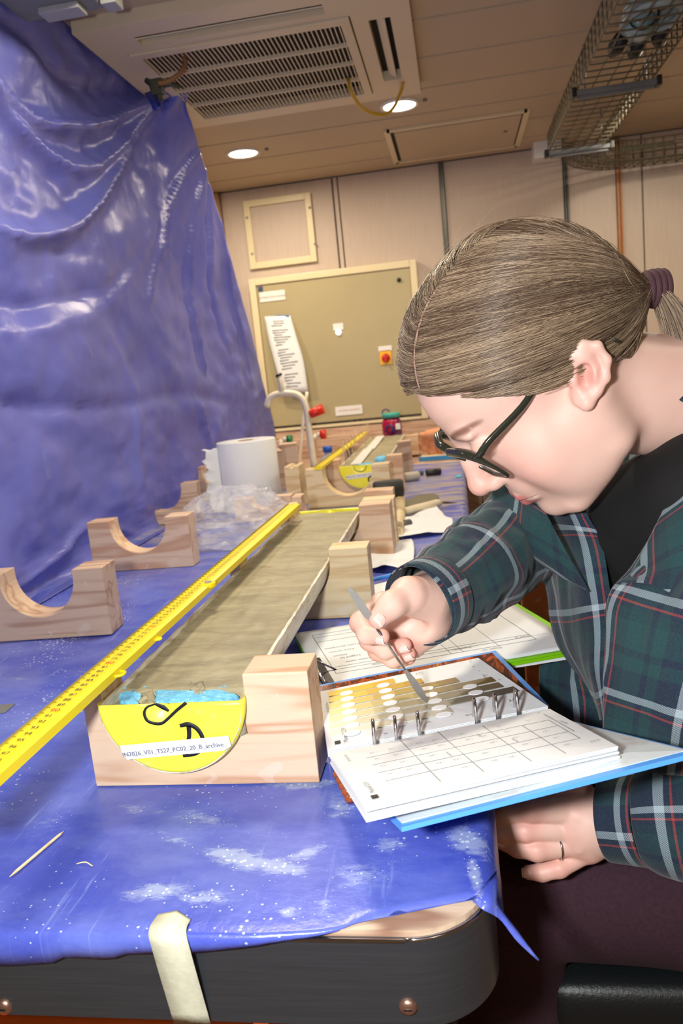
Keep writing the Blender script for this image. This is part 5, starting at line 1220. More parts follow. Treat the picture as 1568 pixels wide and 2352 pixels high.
hf.chain([(0, .089, .026), (0, .0975, .006), (0, .1055, -.014)], [.0078, .0088, .0100], .012); hf.ell((0, .1062, -.0180), (.0115, .0105, .0100), .006)
for s_ in (-1, 1): hf.ell((s_ * .0115, .0945, -.021), (.0080, .0105, .0078), .006)
for s_ in (-1, 1): hf.ell((s_ * .0065, .0985, -.0300), (.0032, .0055, .0045), .002, 'sub')
hf.chain([(-.021, .0770, -.0525), (-.008, .0868, -.0495), (0, .0868, -.0505), (.008, .0868, -.0495), (.021, .0770, -.0525)], [.0024, .0046, .0042, .0046, .0024], .005)
hf.chain([(-.018, .0770, -.0560), (0, .0845, -.0595), (.018, .0770, -.0560)], [.0026, .0054, .0026], .005)
hf.chain([(-.025, .0775, -.0540), (-.010, .0895, -.0545), (0, .0915, -.0548), (.010, .0895, -.0545), (.025, .0775, -.0540)], .0007, .0014, 'sub')
for s_ in (-1, 1):
    def E_(x, y, z):
        y, z = (y + .011) * .84, (z - .005) * .84; ca, sa = math.cos(.62), math.sin(.62); return (s_ * (x * .84 + .0125), -.0145 + y * ca - z * sa, .0165 + y * sa + z * ca)
    hf.chain([E_(.074, -.009, .022), E_(.074, -.013, .003), E_(.073, -.007, -.014)], [.0135, .0130, .009], .005)
    hf.chain([E_(.076, .004, .010), E_(.081, .003, .024), E_(.084, -.008, .0335), E_(.087, -.021, .030), E_(.0875, -.029, .015), E_(.0865, -.027, -.002), E_(.083, -.019, -.014), E_(.079, -.009, -.024), E_(.075, -.002, -.022)], [.0030, .0032, .0034, .0035, .0034, .0034, .0038, .0062, .004], .003)
    hf.chain([E_(.080, -.010, .022), E_(.0825, -.019, .012), E_(.081, -.017, -.004), E_(.079, -.010, -.012)], .0028, .003)
    hf.chain([E_(.0870, -.0065, .008), E_(.0870, -.0065, -.005)], .0062, .003, 'sub'); hf.ell(E_(.076, .003, -.001), (.0045, .004, .006), .003)
V, F_ = hf.mesh(); V = smooth_mesh(V, F_, 1)
col = np.repeat(SK[None], len(V), 0)
def paint(c, r, colr, amt, pw=1.0):
    global col
    w = np.clip(1 - np.linalg.norm((V - np.array(c)) / np.array(r), axis=1), 0, 1) ** pw * amt; w = np.clip(w, 0, 1)[:, None]; col = col * (1 - w) + np.array(colr) * w
for s_ in (-1, 1):
    paint((s_ * .045, .06, -.02), (.035, .05, .04), RED, .5); paint((s_ * .082, -.013, .015), (.02, .03, .03), RED, .6); paint((s_ * .080, -.0105, .016), (.010, .011, .012), RED * .8, 1.0)
paint((0, .108, -.018), (.025, .03, .03), RED, .7)
paint((0, .0905, -.0500), (.026, .02, .0066), LIP, 2.6); paint((0, .0875, -.0605), (.022, .02, .0078), LIP, 2.6)
for s_ in (-1, 1):
    for k in range(9):
        t_ = k / 8; paint((s_ * (.013 + .036 * t_), .0935 - .016 * t_ ** 2, .0375 + .006 * math.sin(t_ * 2.4)), (.0072, .012, .0040), BROW, 1.4)
ncol_h = col; headV = H(V); headF = F_
# ---- hands -------------------------------------------------------------
def hand_field(pts_all, h=.0011, pad=.03):
    P = np.array(pts_all); return Field(P.min(0) - pad, P.max(0) + pad, h)
J = lambda *p: px(p)
# right hand: palm side to the camera, fingers curled to the right, thumb pinching the shaft
def on_shaft(t_): return tipS + (endS - tipS) * t_
thumbtip = on_shaft(.655) + MW @ np.array([.004, -.004, -.010]); indextip = on_shaft(.50) + MW @ np.array([-.005, -.003, -.006])
rw = J(990, 1375, .768); 
RH = dict(thumb=[J(985, 1368, .738), J(938, 1366, .716), J(898, 1390, .699), J(869, 1421, .6905)],
          index=[J(880, 1390, .752), J(829, 1430, .736), J(842, 1458, .716), J(876, 1462, .706)],
          middle=[J(888, 1412, .765), J(850, 1470, .760), J(884, 1494, .750), J(927, 1482, .739)],
          ring=[J(905, 1432, .772), J(868, 1494, .770), J(902, 1515, .758), J(938, 1502, .747)],
          pinky=[J(935, 1450, .775), J(898, 1500, .782), J(916, 1518, .770), J(940, 1512, .760)])
RR_ = dict(thumb=[.0185, .0150, .0118, .0092], index=[.0120, .0098, .0088, .0074], middle=[.0122, .0098, .0086, .0074], ring=[.0118, .0092, .0082, .0070], pinky=[.0110, .0082, .0072, .0062])
allp = [p for c in RH.values() for p in c] + [rw, J(1060, 1335, .80)]
f = hand_field(allp)
f.chain([J(1075, 1325, .82), rw, J(955, 1400, .762)], [.028, .0265, .025], .01, kk=.01)
for nme, r in (('index', .0135), ('middle', .014), ('ring', .014), ('pinky', .013)): f.cap(J(965, 1405, .764), RH[nme][0], .019, r, .012)
f.ell(J(978, 1428, .757), (.020, .018, .022), .014); f.cap(J(980, 1430, .762), J(948, 1482, .772), .018, .013, .014)
f.cap(J(975, 1392, .748), J(935, 1372, .722), .018, .013, .014)
f.ell(J(940, 1436, .738), (.016, .012, .012), .010, 'sub')
for nme, c in RH.items():
    if nme == 'thumb': f.cap(c[0], c[1], RR_[nme][0], RR_[nme][1], .016); f.chain(c[1:], RR_[nme][1:], .003, kk=.006)
    else: f.chain(c, RR_[nme], .0018, kk=.003)
    f.ell(c[1], RR_[nme][1] * 1.04, .004)
V1, F1_ = f.mesh(); V1 = smooth_mesh(V1, F1_, 2)
def tone(V_, reds, r=.012, amt=.7):
    c_ = np.repeat(SK[None], len(V_), 0)
    for q in reds:
        w = np.clip(1 - np.linalg.norm(V_ - q, axis=1) / r, 0, 1)[:, None] * amt; c_ = c_ * (1 - w) + RED * w
    return c_
col1 = tone(V1, [c[3] for c in RH.values()] + [c[1] for c in RH.values()], .018, .8)
# left hand: back to the camera, resting on the thigh under the binder
LH = dict(index=[J(1315, 1864, .724), J(1218, 1861, .720), J(1162, 1868, .727), J(1128, 1874, .733)],
          middle=[J(1310, 1904, .724), J(1205, 1908, .720), J(1153, 1912, .728), J(1118, 1918, .735)],
          ring=[J(1320, 1938, .725), J(1232, 1953, .719), J(1188, 1947, .724), J(1156, 1936, .729)],
          pinky=[J(1352, 1955, .727), J(1284, 1994, .723), J(1244, 2004, .726), J(1214, 2004, .730)],
          thumb=[J(1330, 1830, .74), J(1270, 1815, .755), J(1225, 1815, .765), J(1190, 1825, .772)])
LR = dict(thumb=[.016, .012, .0105, .0085], index=[.0130, .0112, .0098, .0082], middle=[.0120, .0100, .0090, .0076], ring=[.0108, .0098, .0086, .0070], pinky=[.0092, .0086, .0080, .0066])
lw = J(1395, 1885, .728); allp = [p for c in LH.values() for p in c] + [lw, J(1470, 1885, .715)]
g = hand_field(allp)
g.chain([J(1480, 1885, .715), lw, J(1360, 1890, .727)], [.029, .0255, .026], .01, kk=.01)
for nme, r in (('index', .0140), ('middle', .0135), ('ring', .0125), ('pinky', .0108)): g.cap(J(1385, 1890, .730), LH[nme][0], .020, r, .012)
for nme, c in LH.items():
    g.chain(c, LR[nme], .0020, kk=.003); pass
for nme in ('index', 'middle', 'ring'): g.cap(J(1360, 1888, .7095) * 1, LH[nme][0] + MW @ np.array([0, 0, -.0115]), .0018, .0022, .005)
V2, F2_ = g.mesh(); V2 = smooth_mesh(V2, F2_, 2); col2 = tone(V2, [c[3] for c in LH.values()] + [c[1] for c in LH.values()] + [c[0] for c in LH.values()], .02, .8)
# torso, arms and legs under the clothes (coarse)
tf = Field((-.12, .40, .02), (.75, 1.25, 1.30), .008)
NB = np.array([.235, .76, 1.145]); SHL = np.array([.30, .575, 1.09]); SHR = np.array([.22, .955, 1.08]); PEL = np.array([.50, .82, .74])
tf.cap(H((0, -.11, -.11)), NB + [.03, 0, -.03], .055, .06, .03); tf.cap(SHL + [.06, 0, -.02], SHR + [.06, 0, -.02], .045, .045, .05)
tf.chain([NB + [.05, 0, -.06], np.array([.33, .77, .98]), np.array([.42, .79, .86]), PEL], [.10, .115, .115, .13], .06, kk=.05)
ELR = J(1195, 1250, .93); ELL = J(1700, 1880, .66)
tf.chain([SHR + [.06, .01, -.01], J(1360, 1160, 1.01), J(1260, 1190, .96), J(1180, 1240, .90), J(1075, 1325, .82), rw], [.045, .042, .038, .036, .030, .026], .02, kk=.02); tf.chain([SHL + [.06, 0, -.01], J(1800, 1250, .68), J(1860, 1450, .66), J(1840, 1700, .64), J(1720, 1850, .66), J(1600, 1880, .68), J(1480, 1885, .715), lw], [.045, .044, .042, .042, .040, .036, .030, .026], .02, kk=.02)
KL, KR = np.array([.0, .765, .705]), np.array([.02, 1.02, .70])
for k_, hp, ft in ((KL, PEL + [0, -.07, -.02], np.array([.05, .76, .08])), (KR, PEL + [0, .12, -.02], np.array([.06, 1.02, .08]))):
    tf.chain([hp, (hp + k_) / 2, k_, (k_ + ft) / 2, ft], [.088, .076, .060, .052, .040], .03, kk=.02)
V3, F3_ = tf.mesh(); col3 = np.repeat(SK[None], len(V3), 0)
pr = empty('person', (.45, .85, 0), 'woman with a fair ponytail, glasses and plaid shirt leaning over the colour charts', 'person')
Vs = np.concatenate([headV, V1, V2, V3]); Fs = np.concatenate([headF, F1_ + len(headV), F2_ + len(headV) + len(V1), F3_ + len(headV) + len(V1) + len(V2)])
faces_obj('body', Vs, Fs, skin, pr, col=np.concatenate([ncol_h, col1, col2, col3]))
# nails
nailm = plain('nail', rgb(238, 200, 190), .25, vary=.01); nailtip = plain('nail_tip', rgb(246, 226, 214), .3, vary=.01)
def nail(tip, prev, face, r, name='fingernail', ln=.0092):
    d = norm(tip - prev); face = norm(np.array(face) - np.dot(face, d) * d); s_ = np.cross(d, face); U = np.linspace(-1, 1, 9); Vv = np.linspace(0, 1, 10); G = []
    for v in Vv:
        row = []
        wv = r * .66 * (1 if v < .8 else 1 - (v - .8) * .9) * (.75 + .25 * min(1, v * 4))
        for u in U: row.append(tip + d * (r * .85 - ln * (1 - v)) + s_ * u * wv + face * (r * (1.0 - .30 * u * u) + .0003 - (.0012 if v > .8 else 0) * (v - .8) * 2))
        G.append(row)
    o = sheet(name, np.array(G)[:9], nailm, pr, .0005); sheet('nail_edge', np.array(G)[8:], nailtip, o, .0006)
camd = lambda p: norm(CAM - p)
for nme in ('thumb', 'index', 'middle', 'ring'):
    c = RH[nme]; fc = {'thumb': MW @ np.array([-.25, .35, -.9]), 'index': MW @ np.array([.1, .55, -.83]), 'middle': MW @ np.array([.1, .5, -.85]), 'ring': MW @ np.array([.15, .45, -.88])}[nme]
    nail(c[3], c[2], fc, RR_[nme][3])
for nme in ('ring', 'pinky', 'middle', 'index'):
    c = LH[nme]; nail(c[3], c[2], MW @ np.array([0, -.35, -.9]), LR[nme][3])
# ring on the left hand
c = LH['ring']; a = c[0] + (c[1] - c[0]) * .46; d = norm(c[1] - c[0]); rg = MB(); R_i = .0113
u_ = norm(np.cross(d, [0, 0, 1])); w_ = np.cross(d, u_); th = np.linspace(0, 2 * math.pi, 37)
rg.tube([a + R_i * (math.cos(t_) * u_ + math.sin(t_) * w_) for t_ in th], .0011, 8, cap=False, flat=.9)
tag(rg.build('finger_ring', chrome, None, loc=a), 'thin polished metal ring on the left hand ring finger', 'ring')

# ---- hair ----------------------------------------------------------------
HC = np.array([0, -.014, .050]); TIE = np.array([0, -.119, .006])
def hair_sdf(p):
    def el(c, r):
        q = p - np.array(c); r = np.array(r); k0 = np.linalg.norm(q / r, axis=-1); return k0 * (k0 - 1) / (np.linalg.norm(q / (r * r), axis=-1) + 1e-9)
    d = el((0, -.013, .056), (.0835, .103, .0965)); d2 = el((0, .027, .060), (.0675, .0745, .082)); k = .02
    h = np.clip(.5 + .5 * (d - d2) / k, 0, 1); d = d * (1 - h) + d2 * h - k * h * (1 - h)
    a = np.array([0, -.070, .035]); ab = TIE - a; q = p - a; t_ = np.clip((q @ ab) / (ab @ ab), 0, 1); d2 = np.linalg.norm(q - t_[..., None] * ab, axis=-1) - (.050 + (.011 - .050) * t_ ** .8); k = .028
    h = np.clip(.5 + .5 * (d - d2) / k, 0, 1); return d * (1 - h) + d2 * h - k * h * (1 - h)
def project(D_):
    """march from the centre outwards to the hair surface along unit directions"""
    lo = np.full(D_.shape[:-1], .03); hi = np.full(D_.shape[:-1], .20)
    for _ in range(22):
        m = (lo + hi) / 2; s_ = hair_sdf(HC + D_ * m[..., None]) < 0; lo = np.where(s_, m, lo); hi = np.where(s_, hi, m)
    return HC + D_ * lo[..., None]
hairm = NT('hair'); oi = hairm.n('ShaderNodeAttribute', attribute_name='tone'); hairm.l(oi.outputs['Color'], hairm.b.inputs['Base Color']); hairm.set(Roughness=.34); hairm.b.inputs['Specular IOR Level'].default_value = .5; hairm = hairm.m
H1, H2, H3 = [np.array([lin(c) for c in q]) for q in ((118, 95, 76), (192, 166, 136), (98, 77, 61))]
def hairline(y): return np.interp(y, [-.12, -.09, -.073, -.053, -.02, .001, .026, .058, .0907, .12], [-.05, -.047, -.040, -.010, .022, .024, .031, .063, .094, .125])
# base cap mesh, direction grid
nu, nv = 90, 180; U = np.linspace(0.001, math.pi - .001, nu); Vv = np.linspace(-math.pi, math.pi, nv)
UU, VV = np.meshgrid(U, Vv, indexing='ij'); Dg = np.stack([np.sin(UU) * np.cos(VV), np.sin(UU) * np.sin(VV), np.cos(UU)], -1); Pg = project(Dg)
mg = Pg[..., 2] - hairline(Pg[..., 1]) + .004 * vnoise(Pg * 60, 2); keep = mg > -.001
Pc = Pg - Dg * .0020; inner = np.clip(-(mg) / .01, 0, 1)[..., None]; Pc = Pc - Dg * inner * .012
idf = []
for q in gridfaces(nu, nv):
    if all(mg.reshape(-1)[i] > -.011 for i in q): idf.append(q)
cc = vnoise(Pg.reshape(-1, 3) * [40, 8, 60], 5)[:, None] * .5 + .5; colc = H3 * .75 * (1 - cc * .4) + H1 * cc * .35
hb = faces_obj('hair', H(Pc.reshape(-1, 3)), np.array(idf), hairm, pr, col=colc)
def strands(name, P, rad, cols, parent, m=hairm):
    """P: (N, K, 3) world; three-sided tubes, one joined mesh"""
    N, K = P.shape[:2]; T_ = np.gradient(P, axis=1); T_ /= np.linalg.norm(T_, axis=2, keepdims=True) + 1e-9
    ref = norm([.3, .5, .81]); u = np.cross(T_, ref); u /= np.linalg.norm(u, axis=2, keepdims=True) + 1e-9; w = np.cross(T_, u)
    taper = np.ones(K); rr = rad[:, None] * taper[None]; R3 = []
    for k in range(3):
        a = 2 * math.pi * k / 3; R3.append(P + rr[..., None] * (math.cos(a) * u + math.sin(a) * w))
    Vt = np.stack(R3, 2).reshape(-1, 3); base = (np.arange(N)[:, None] * K + np.arange(K - 1)[None]) * 3; Fq = []
    for k in range(3): Fq.append(np.stack([base + k, base + (k + 1) % 3, base + 3 + (k + 1) % 3, base + 3 + k], -1).reshape(-1, 4))
    o = faces_obj(name, Vt, np.concatenate(Fq), m, parent, col=np.repeat(cols, K * 3, 0)); o['kind'] = 'stuff'; return o
def unit(v): return v / (np.linalg.norm(v, axis=-1, keepdims=True) + 1e-9)
NSD, K = 6500, 26
# starting points: parting line, front and side hairline, and some anywhere
t0 = rng.random(NSD); kind = rng.random(NSD); side_ = np.where(rng.random(NSD) < .68, -1., 1.)
S0 = np.zeros((NSD, 3)); PX = -.27
ang_ = -.02 + t0 * 1.75                                   # parting: from the forehead over the crown
front = np.stack([PX + .012 * side_ + 0 * t0, np.cos(.42 + ang_ * .8), np.sin(.42 + ang_ * .8)], -1)
yy = .088 - .13 * t0; S1 = np.stack([side_ * .072 * np.sin(np.clip(t0 * 1.9, 0, 1) * math.pi / 2) ** .8, yy, hairline(yy) + .006], -1) - HC
yy2 = -.05 - .045 * t0; S2 = np.stack([side_ * .062 * np.cos(t0 * math.pi / 2), yy2, hairline(yy2) + .004], -1) - HC
rnd = unit(rng.normal(size=(NSD, 3))); rnd[:, 0] = np.abs(rnd[:, 0]) * side_
S0 = np.where((kind < .40)[:, None], unit(front), np.where((kind < .66)[:, None], unit(S1), np.where((kind < .76)[:, None], unit(S2), rnd)))
P0 = project(S0); ok = (P0[:, 2] - hairline(P0[:, 1])) > -.002; S0 = S0[ok]; side_ = side_[ok]; N = len(S0)
Dt = unit(TIE - HC + rng.normal(size=(N, 3)) * .004); tt = np.linspace(0, 1, K)
sag = .50 * np.clip(1 - np.abs(S0[:, 0]) * 1.5, 0, 1) * (1 + .15 * rng.normal(size=N))
D_ = S0[:, None] * (1 - tt)[None, :, None] + Dt[:, None] * tt[None, :, None]
bul = (np.sin(np.clip(tt, 0, 1) * math.pi) ** .8)[None]
D_[..., 0] += side_[:, None] * sag[:, None] * bul * 1.0
D_[..., 2] += -.10 * sag[:, None] * bul
D_ = unit(D_); P_ = project(D_)
lift_ = (rng.random(N) ** 2 * .0030)[:, None] * np.sin(tt * math.pi)[None] ** .6; clump = vnoise(np.stack([S0[:, 0] * 9, S0[:, 1] * 9, S0[:, 2] * 9], -1), 7) * .0012
P_ = P_ + D_ * (lift_ + clump[:, None] * np.sin(tt * math.pi)[None])[..., None] + rng.normal(size=(N, 1, 3)) * .0006 * (1 - tt)[None, :, None]
wv = .0008 * np.sin(tt[None] * (8 + 6 * rng.random((N, 1))) + rng.random((N, 1)) * 6); P_ = P_ + wv[..., None] * np.array([0, .2, 1.])
conv = np.clip((tt - .8) / .2, 0, 1)[None, :, None]; tgt = TIE + unit(rng.normal(size=(N, 3))) * .0085 * [1, .6, 1]; P_ = P_ * (1 - conv ** 1.5) + tgt[:, None] * conv ** 1.5
mixc = np.clip(.42 + .38 * rng.normal(size=N) + .45 * vnoise(S0 * 11, 3), 0, 1)[:, None]; colS = H3 * (1 - mixc) + H2 * mixc
strands('hair_strands', H(P_), (.00016 + .00012 * rng.random(N)), colS, hb)
# flyaway hairs
NF = 90; S0 = unit(np.stack([rng.normal(size=NF) * .5, np.abs(rng.normal(size=NF)) * .8 - .1, np.abs(rng.normal(size=NF)) + .4], -1)); P0 = project(S0); dr_ = unit(S0 * .5 + rng.normal(size=(NF, 3)) * .5 + [0, -.6, .3]); tf_ = np.linspace(0, 1, 12)
L0 = .012 + .022 * rng.random(NF); P_ = P0[:, None] + dr_[:, None] * (L0[:, None] * tf_)[..., None] + np.array([0, -.02, -.012]) * (tf_ ** 2)[None, :, None]
ok = hair_sdf(P_[:, -1]) > 0.0; strands('flyaway_hairs', H(P_[ok]), np.full(ok.sum(), .00006), np.repeat(H2[None], ok.sum(), 0), hb)
# parting
aP = np.linspace(-.04, .98, 40); dP = np.stack([0 * aP - .27, np.cos(.42 + aP * .8), np.sin(.42 + aP * .8)], -1); Pp = project(unit(dP)) + unit(dP) * .0007; wP = .0030 + .0010 * np.sin(aP * 14) + .0006 * np.sin(aP * 41)
Gp = np.stack([Pp + np.array([1, 0, 0]) * wP[:, None] * s_ - (unit(dP) * .0008 if abs(s_) > .5 else 0) for s_ in (-1, 0, 1)], 1)
sheet('parting', H(Gp), plain('scalp', rgb(206, 168, 150), .6), hb, 0)
# hair tie and ponytail
tied = unit(np.array([0, -.78, -.60])); tb_ = MB()
for k in range(4):
    cT = TIE + tied * (.002 + .0052 * k); e1 = np.array([1., 0, 0]); e2 = np.cross(tied, e1); th = np.linspace(0, 2 * math.pi, 26)
    tb_.tube([H(cT + (.0128 - .0006 * abs(k - 1.5)) * (math.cos(t_) * e1 + 1.15 * math.sin(t_) * e2)) for t_ in th], .0034, 8, cap=False)
tb_.build('hair_tie', plain('hair_tie_fabric', rgb(78, 48, 56), .8, bump=.4), hb)
NPt = 3000; K = 24; tt = np.linspace(0, 1, K); r0 = unit(rng.normal(size=(NPt, 3))) * [1, .1, 1.1] * (rng.random((NPt, 1)) ** .5) * .010
start = H(TIE + r0); dirw = (H(TIE + tied * .01) - H(TIE)); dirw = unit(dirw); out = unit(start - H(TIE))
spread = rng.random(NPt); L_ = .20 + .05 * rng.random(NPt)
P_ = start[:, None] + dirw * (np.minimum(tt, .35) * .28)[None, :, None]
P_ = start[:, None] + (dirw + out * .35)[:, None] * (.037 * (1 - np.exp(-tt * 3.2)))[None, :, None] * (.7 + .6 * spread)[:, None, None] + np.array([.15, -.05, -1.])[None, None] * (L_[:, None] * tt[None] ** 1.7)[..., None]
P_ += (.004 * np.sin(tt[None] * 5 + rng.random((NPt, 1)) * 6) * tt[None])[..., None] * np.array([1., .4, 0])
mixc = np.clip(.45 + .32 * rng.normal(size=NPt), 0, 1)[:, None]
strands('ponytail', P_, .00018 + .0001 * rng.random(NPt), H3 * (1 - mixc) + H2 * mixc, hb)

# ---- glasses ----------------------------------------------------------------
gf = NT('olive_acetate'); gf.set(Base_Color=rgb(44, 46, 36), Roughness=.18, Alpha=.95); gf = gf.m
gls = empty('glasses', H((0, .1, .02)), "dark olive framed glasses worn low on the woman's nose", 'glasses')
lensm = NT('lens_glass'); lensm.set(Base_Color=(1, 1, 1, 1), Roughness=.02, Alpha=.10); lensm.b.inputs['Specular IOR Level'].default_value = .8; lensm = lensm.m
GY, GZ = .0985, .009; tilt = .42
def gp(x, z, dy=0):
    yb = GY - .9 * max(0, abs(x) - .02) ** 1.0 * .22 + dy + (z) * tilt * .8; return np.array([x, yb, GZ + z])
for s_ in (-1, 1):
    loop = []
    for t_ in np.linspace(0, 2 * math.pi, 49):
        ct, st = math.cos(t_), math.sin(t_); ex = .55; x = math.copysign(abs(ct) ** ex, ct) * .0282; z = math.copysign(abs(st) ** (ex + .1), st) * (.022 if st > 0 else .0235)
        loop.append(gp(s_ * .034 + x * (1 - .10 * (z < 0) * abs(z) / .02), z + .002))
    rr = [.0021 + .0019 * max(0, (p[2] - GZ) / .02) for p in loop]
    MB().tube([H(p) for p in loop], rr, 10, cap=False).build('rim', gf, gls)
    c = H(gp(s_ * .034, .002)); nn = unit(np.cross(H(loop[0]) - c, H(loop[12]) - c)); lp = [H(p) for p in loop[:-1]]; b = MB(); n = len(lp); off = nn * .0007
    V_ = [c + off] + [q + off for q in lp] + [c - off] + [q - off for q in lp]; b.add(V_, [(0, i + 1, (i + 1) % n + 1) for i in range(n)] + [(n + 1, n + 2 + (i + 1) % n, n + 2 + i) for i in range(n)] + [(i + 1, n + 2 + i, n + 2 + (i + 1) % n, (i + 1) % n + 1) for i in range(n)], True); b.build('lens', lensm, gls)
    hx = s_ * .0615; A = gp(hx, .017); P = [A, A + [s_ * .007, -.004, .001], np.array([s_ * .0725, .078, .031]), np.array([s_ * .0725, .040, .032]), np.array([s_ * .0690, .008, .038]), np.array([s_ * .0630, -.022, .040]), np.array([s_ * .0660, -.042, .032]), np.array([s_ * .0770, -.051, .014])]
    tm_ = MB().tube([H(p) for p in cr_interp(P, 34)], [.0030] * 4 + [.0042] * 20 + [.0034] * 6 + [.0028, .0026, .0022, .0012], 10, flat=.6).build('temple_arm', gf, gls)
    MB().tube([H(A + [s_ * .006, -.003, .0012]), H(A + [s_ * .006, -.010, .0012])], .0026, 8).build('hinge', steel, tm_)
MB().tube([H(p) for p in cr_interp([gp(-.0085, .008), gp(-.004, .0115, .002), gp(.004, .0115, .002), gp(.0085, .008)], 12)], .0023, 10).build('bridge', gf, gls)

# ---- shirt ---------------------------------------------------------------------
pm = NT('plaid_flannel'); uvn = pm.n('ShaderNodeUVMap'); sx = pm.n('ShaderNodeSeparateXYZ'); pm.l(uvn.outputs[0], sx.inputs[0])
gr, nv_, wh, rd, gd = rgb(17, 55, 56), rgb(15, 20, 46), rgb(158, 172, 180), rgb(158, 50, 38), rgb(11, 40, 44)
stops = [(0, gr), (.16, nv_), (.23, gr), (.36, nv_), (.56, nv_), (.60, wh), (.675, nv_), (.730, rd), (.752, nv_), (.80, gd), (.90, gr)]
def warp(out):
    return pm.ramp(pm.math('FRACT', pm.math('MULTIPLY', out, 1 / .090)), stops, 'CONSTANT')
cu_, cv_ = warp(sx.outputs[0]), warp(sx.outputs[1])
tw = pm.math('GREATER_THAN', pm.math('SINE', pm.math('MULTIPLY', pm.math('ADD', sx.outputs[0], sx.outputs[1]), 6.283 / .0018)), 0.0)
tw2 = pm.math('MULTIPLY_ADD', tw, .5); tw2.node.inputs[2].default_value = .25
cm = pm.mix(tw2, cu_, cv_); nzz = pm.noise(pm.tex(), 900, 2)
pm.l(pm.mix(pm.math('MULTIPLY', nzz, .16), cm, rgb(120, 150, 160)), pm.b.inputs['Base Color']); pm.set(Roughness=.9); pm.b.inputs['Sheen Weight'].default_value = .12; pm.b.inputs['Specular IOR Level'].default_value = .15
pm.bump(pm.noise(pm.tex(), 420, 3), .35, .0012); pm = pm.m
sh = empty('shirt', (.3, .8, 1.0)); bpy.data.objects.remove(sh)
sf = Field((-.02, .42, .66), (.78, 1.24, 1.30), .007)
sf.chain([NB + [.06, 0, -.06], np.array([.345, .77, .98]), np.array([.43, .79, .86]), PEL + [0, 0, .01]], [.118, .136, .142, .162], .06, kk=.05)
sf.cap(SHL + [.06, 0, -.02], SHR + [.06, 0, -.02], .074, .074, .05); sf.cap(NB + [.0, 0, .01], NB + [.06, 0, -.05], .066, .085, .04); sf.ell(PEL + [.02, .02, .02], (.15, .19, .12), .05)
V_, Fq = sf.mesh(); V_ = smooth_mesh(V_, Fq, 3); V_ = V_ + unit(V_ - V_.mean(0)) * (.005 * (1 - 2.2 * np.abs(vnoise(V_ * [12, 16, 9], 6))))[:, None]
zk = [.60, .74, .86, .98, 1.08, 1.30]; ax_ = np.stack([np.interp(V_[:, 2], zk, [.52, .50, .42, .33, .29, .21]), np.interp(V_[:, 2], zk, [.82, .82, .79, .77, .76, .76]), V_[:, 2]], 1)
fr_ = (V_ - ax_)[:, 0]; keepv = (fr_ > -.055) & (V_[:, 2] > .705); Fq = Fq[keepv[Fq].all(1)]
an_ = np.arctan2(V_[:, 1] - ax_[:, 1], V_[:, 0] - ax_[:, 0]); shirt = faces_obj('shirt', V_, Fq, pm, pr, uv=np.stack([an_ * .16, V_[:, 2]], 1))
bmx = bmesh.new(); bmx.from_mesh(shirt.data); bmesh.ops.delete(bmx, geom=[q_ for q_ in bmx.verts if not q_.link_faces]); bmx.to_mesh(shirt.data); bmx.free()
md = shirt.modifiers.new('thickness', 'SOLIDIFY'); md.thickness = .0015; md.offset = 1
def tube_sleeve(name, C_, R_, n=90, m=48, wr=.004, seed=1, u0=0.0, flare=0, vtwist=0.0, parent=shirt):
    C_ = cr_interp(np.array(C_), n); R_ = cr_interp(np.array(R_)[:, None], n)[:, 0]; T_ = np.gradient(C_, axis=0); T_ = unit(T_); u = norm(np.cross(T_[0], MW[:, 2])); V_ = []; UVs = []
    L = np.r_[0, np.cumsum(np.linalg.norm(np.diff(C_, axis=0), axis=1))]
    for i in range(n):
        u = u - u.dot(T_[i]) * T_[i]; u = norm(u); w = np.cross(T_[i], u)
        for k in range(m + 1):
            a = 2 * math.pi * k / m; d = math.cos(a) * u + math.sin(a) * w; V_.append((C_[i], d, a, L[i], R_[i]))
    D_ = np.array([v[1] for v in V_]); Cc = np.array([v[0] for v in V_]); aa = np.array([v[2] for v in V_]); LL = np.array([v[3] for v in V_]); RRr = np.array([v[4] for v in V_])
    q = np.stack([np.cos(aa) * 1.6, np.sin(aa) * 1.6, LL * 26 + .8 * np.sin(aa)], -1); q2 = np.stack([np.cos(aa) * 2.5, np.sin(aa) * 2.5, LL * 60], -1)
    f_in = np.clip((LL - .03) / .03, 0, 1)
    disp = (wr * (1 - np.abs(vnoise(q, seed)) * 2.4) * .8 + wr * .45 * vnoise(q2, seed + 1)) * f_in
    G = (Cc + D_ * (RRr + disp)[:, None]).reshape(n, m + 1, 3); uv = np.stack([LL + u0, aa * RRr.mean() + vtwist * LL], -1).reshape(n, m + 1, 2); G[:, -1] = G[:, 0]
    return sheet(name, G, pm, parent, .0012, uv=uv)
tube_sleeve('right_sleeve', [J(966, 1388, .742), J(990, 1374, .752), J(1040, 1345, .79), J(1105, 1300, .84), J(1180, 1240, .90), J(1260, 1190, .96), J(1360, 1160, 1.01), SHR + [.06, .02, 0]], [.0385, .0390, .044, .050, .053, .060, .072, .078], wr=.0055, seed=11, u0=.045, n=130, vtwist=.1)
tube_sleeve('right_cuff', [J(962, 1390, .738), J(985, 1377, .750), J(1003, 1367, .76)], [.0400, .0405, .0405], n=16, wr=.0008, seed=5, u0=.046)
tube_sleeve('left_sleeve', [J(1480, 1882, .700), J(1530, 1882, .690), J(1620, 1880, .675), J(1720, 1850, .66), J(1840, 1700, .64), J(1860, 1450, .66), J(1800, 1250, .68), SHL + [.06, 0, 0]], [.0400, .0480, .052, .058, .062, .066, .072, .078], wr=.005, seed=21, u0=.035, n=130)
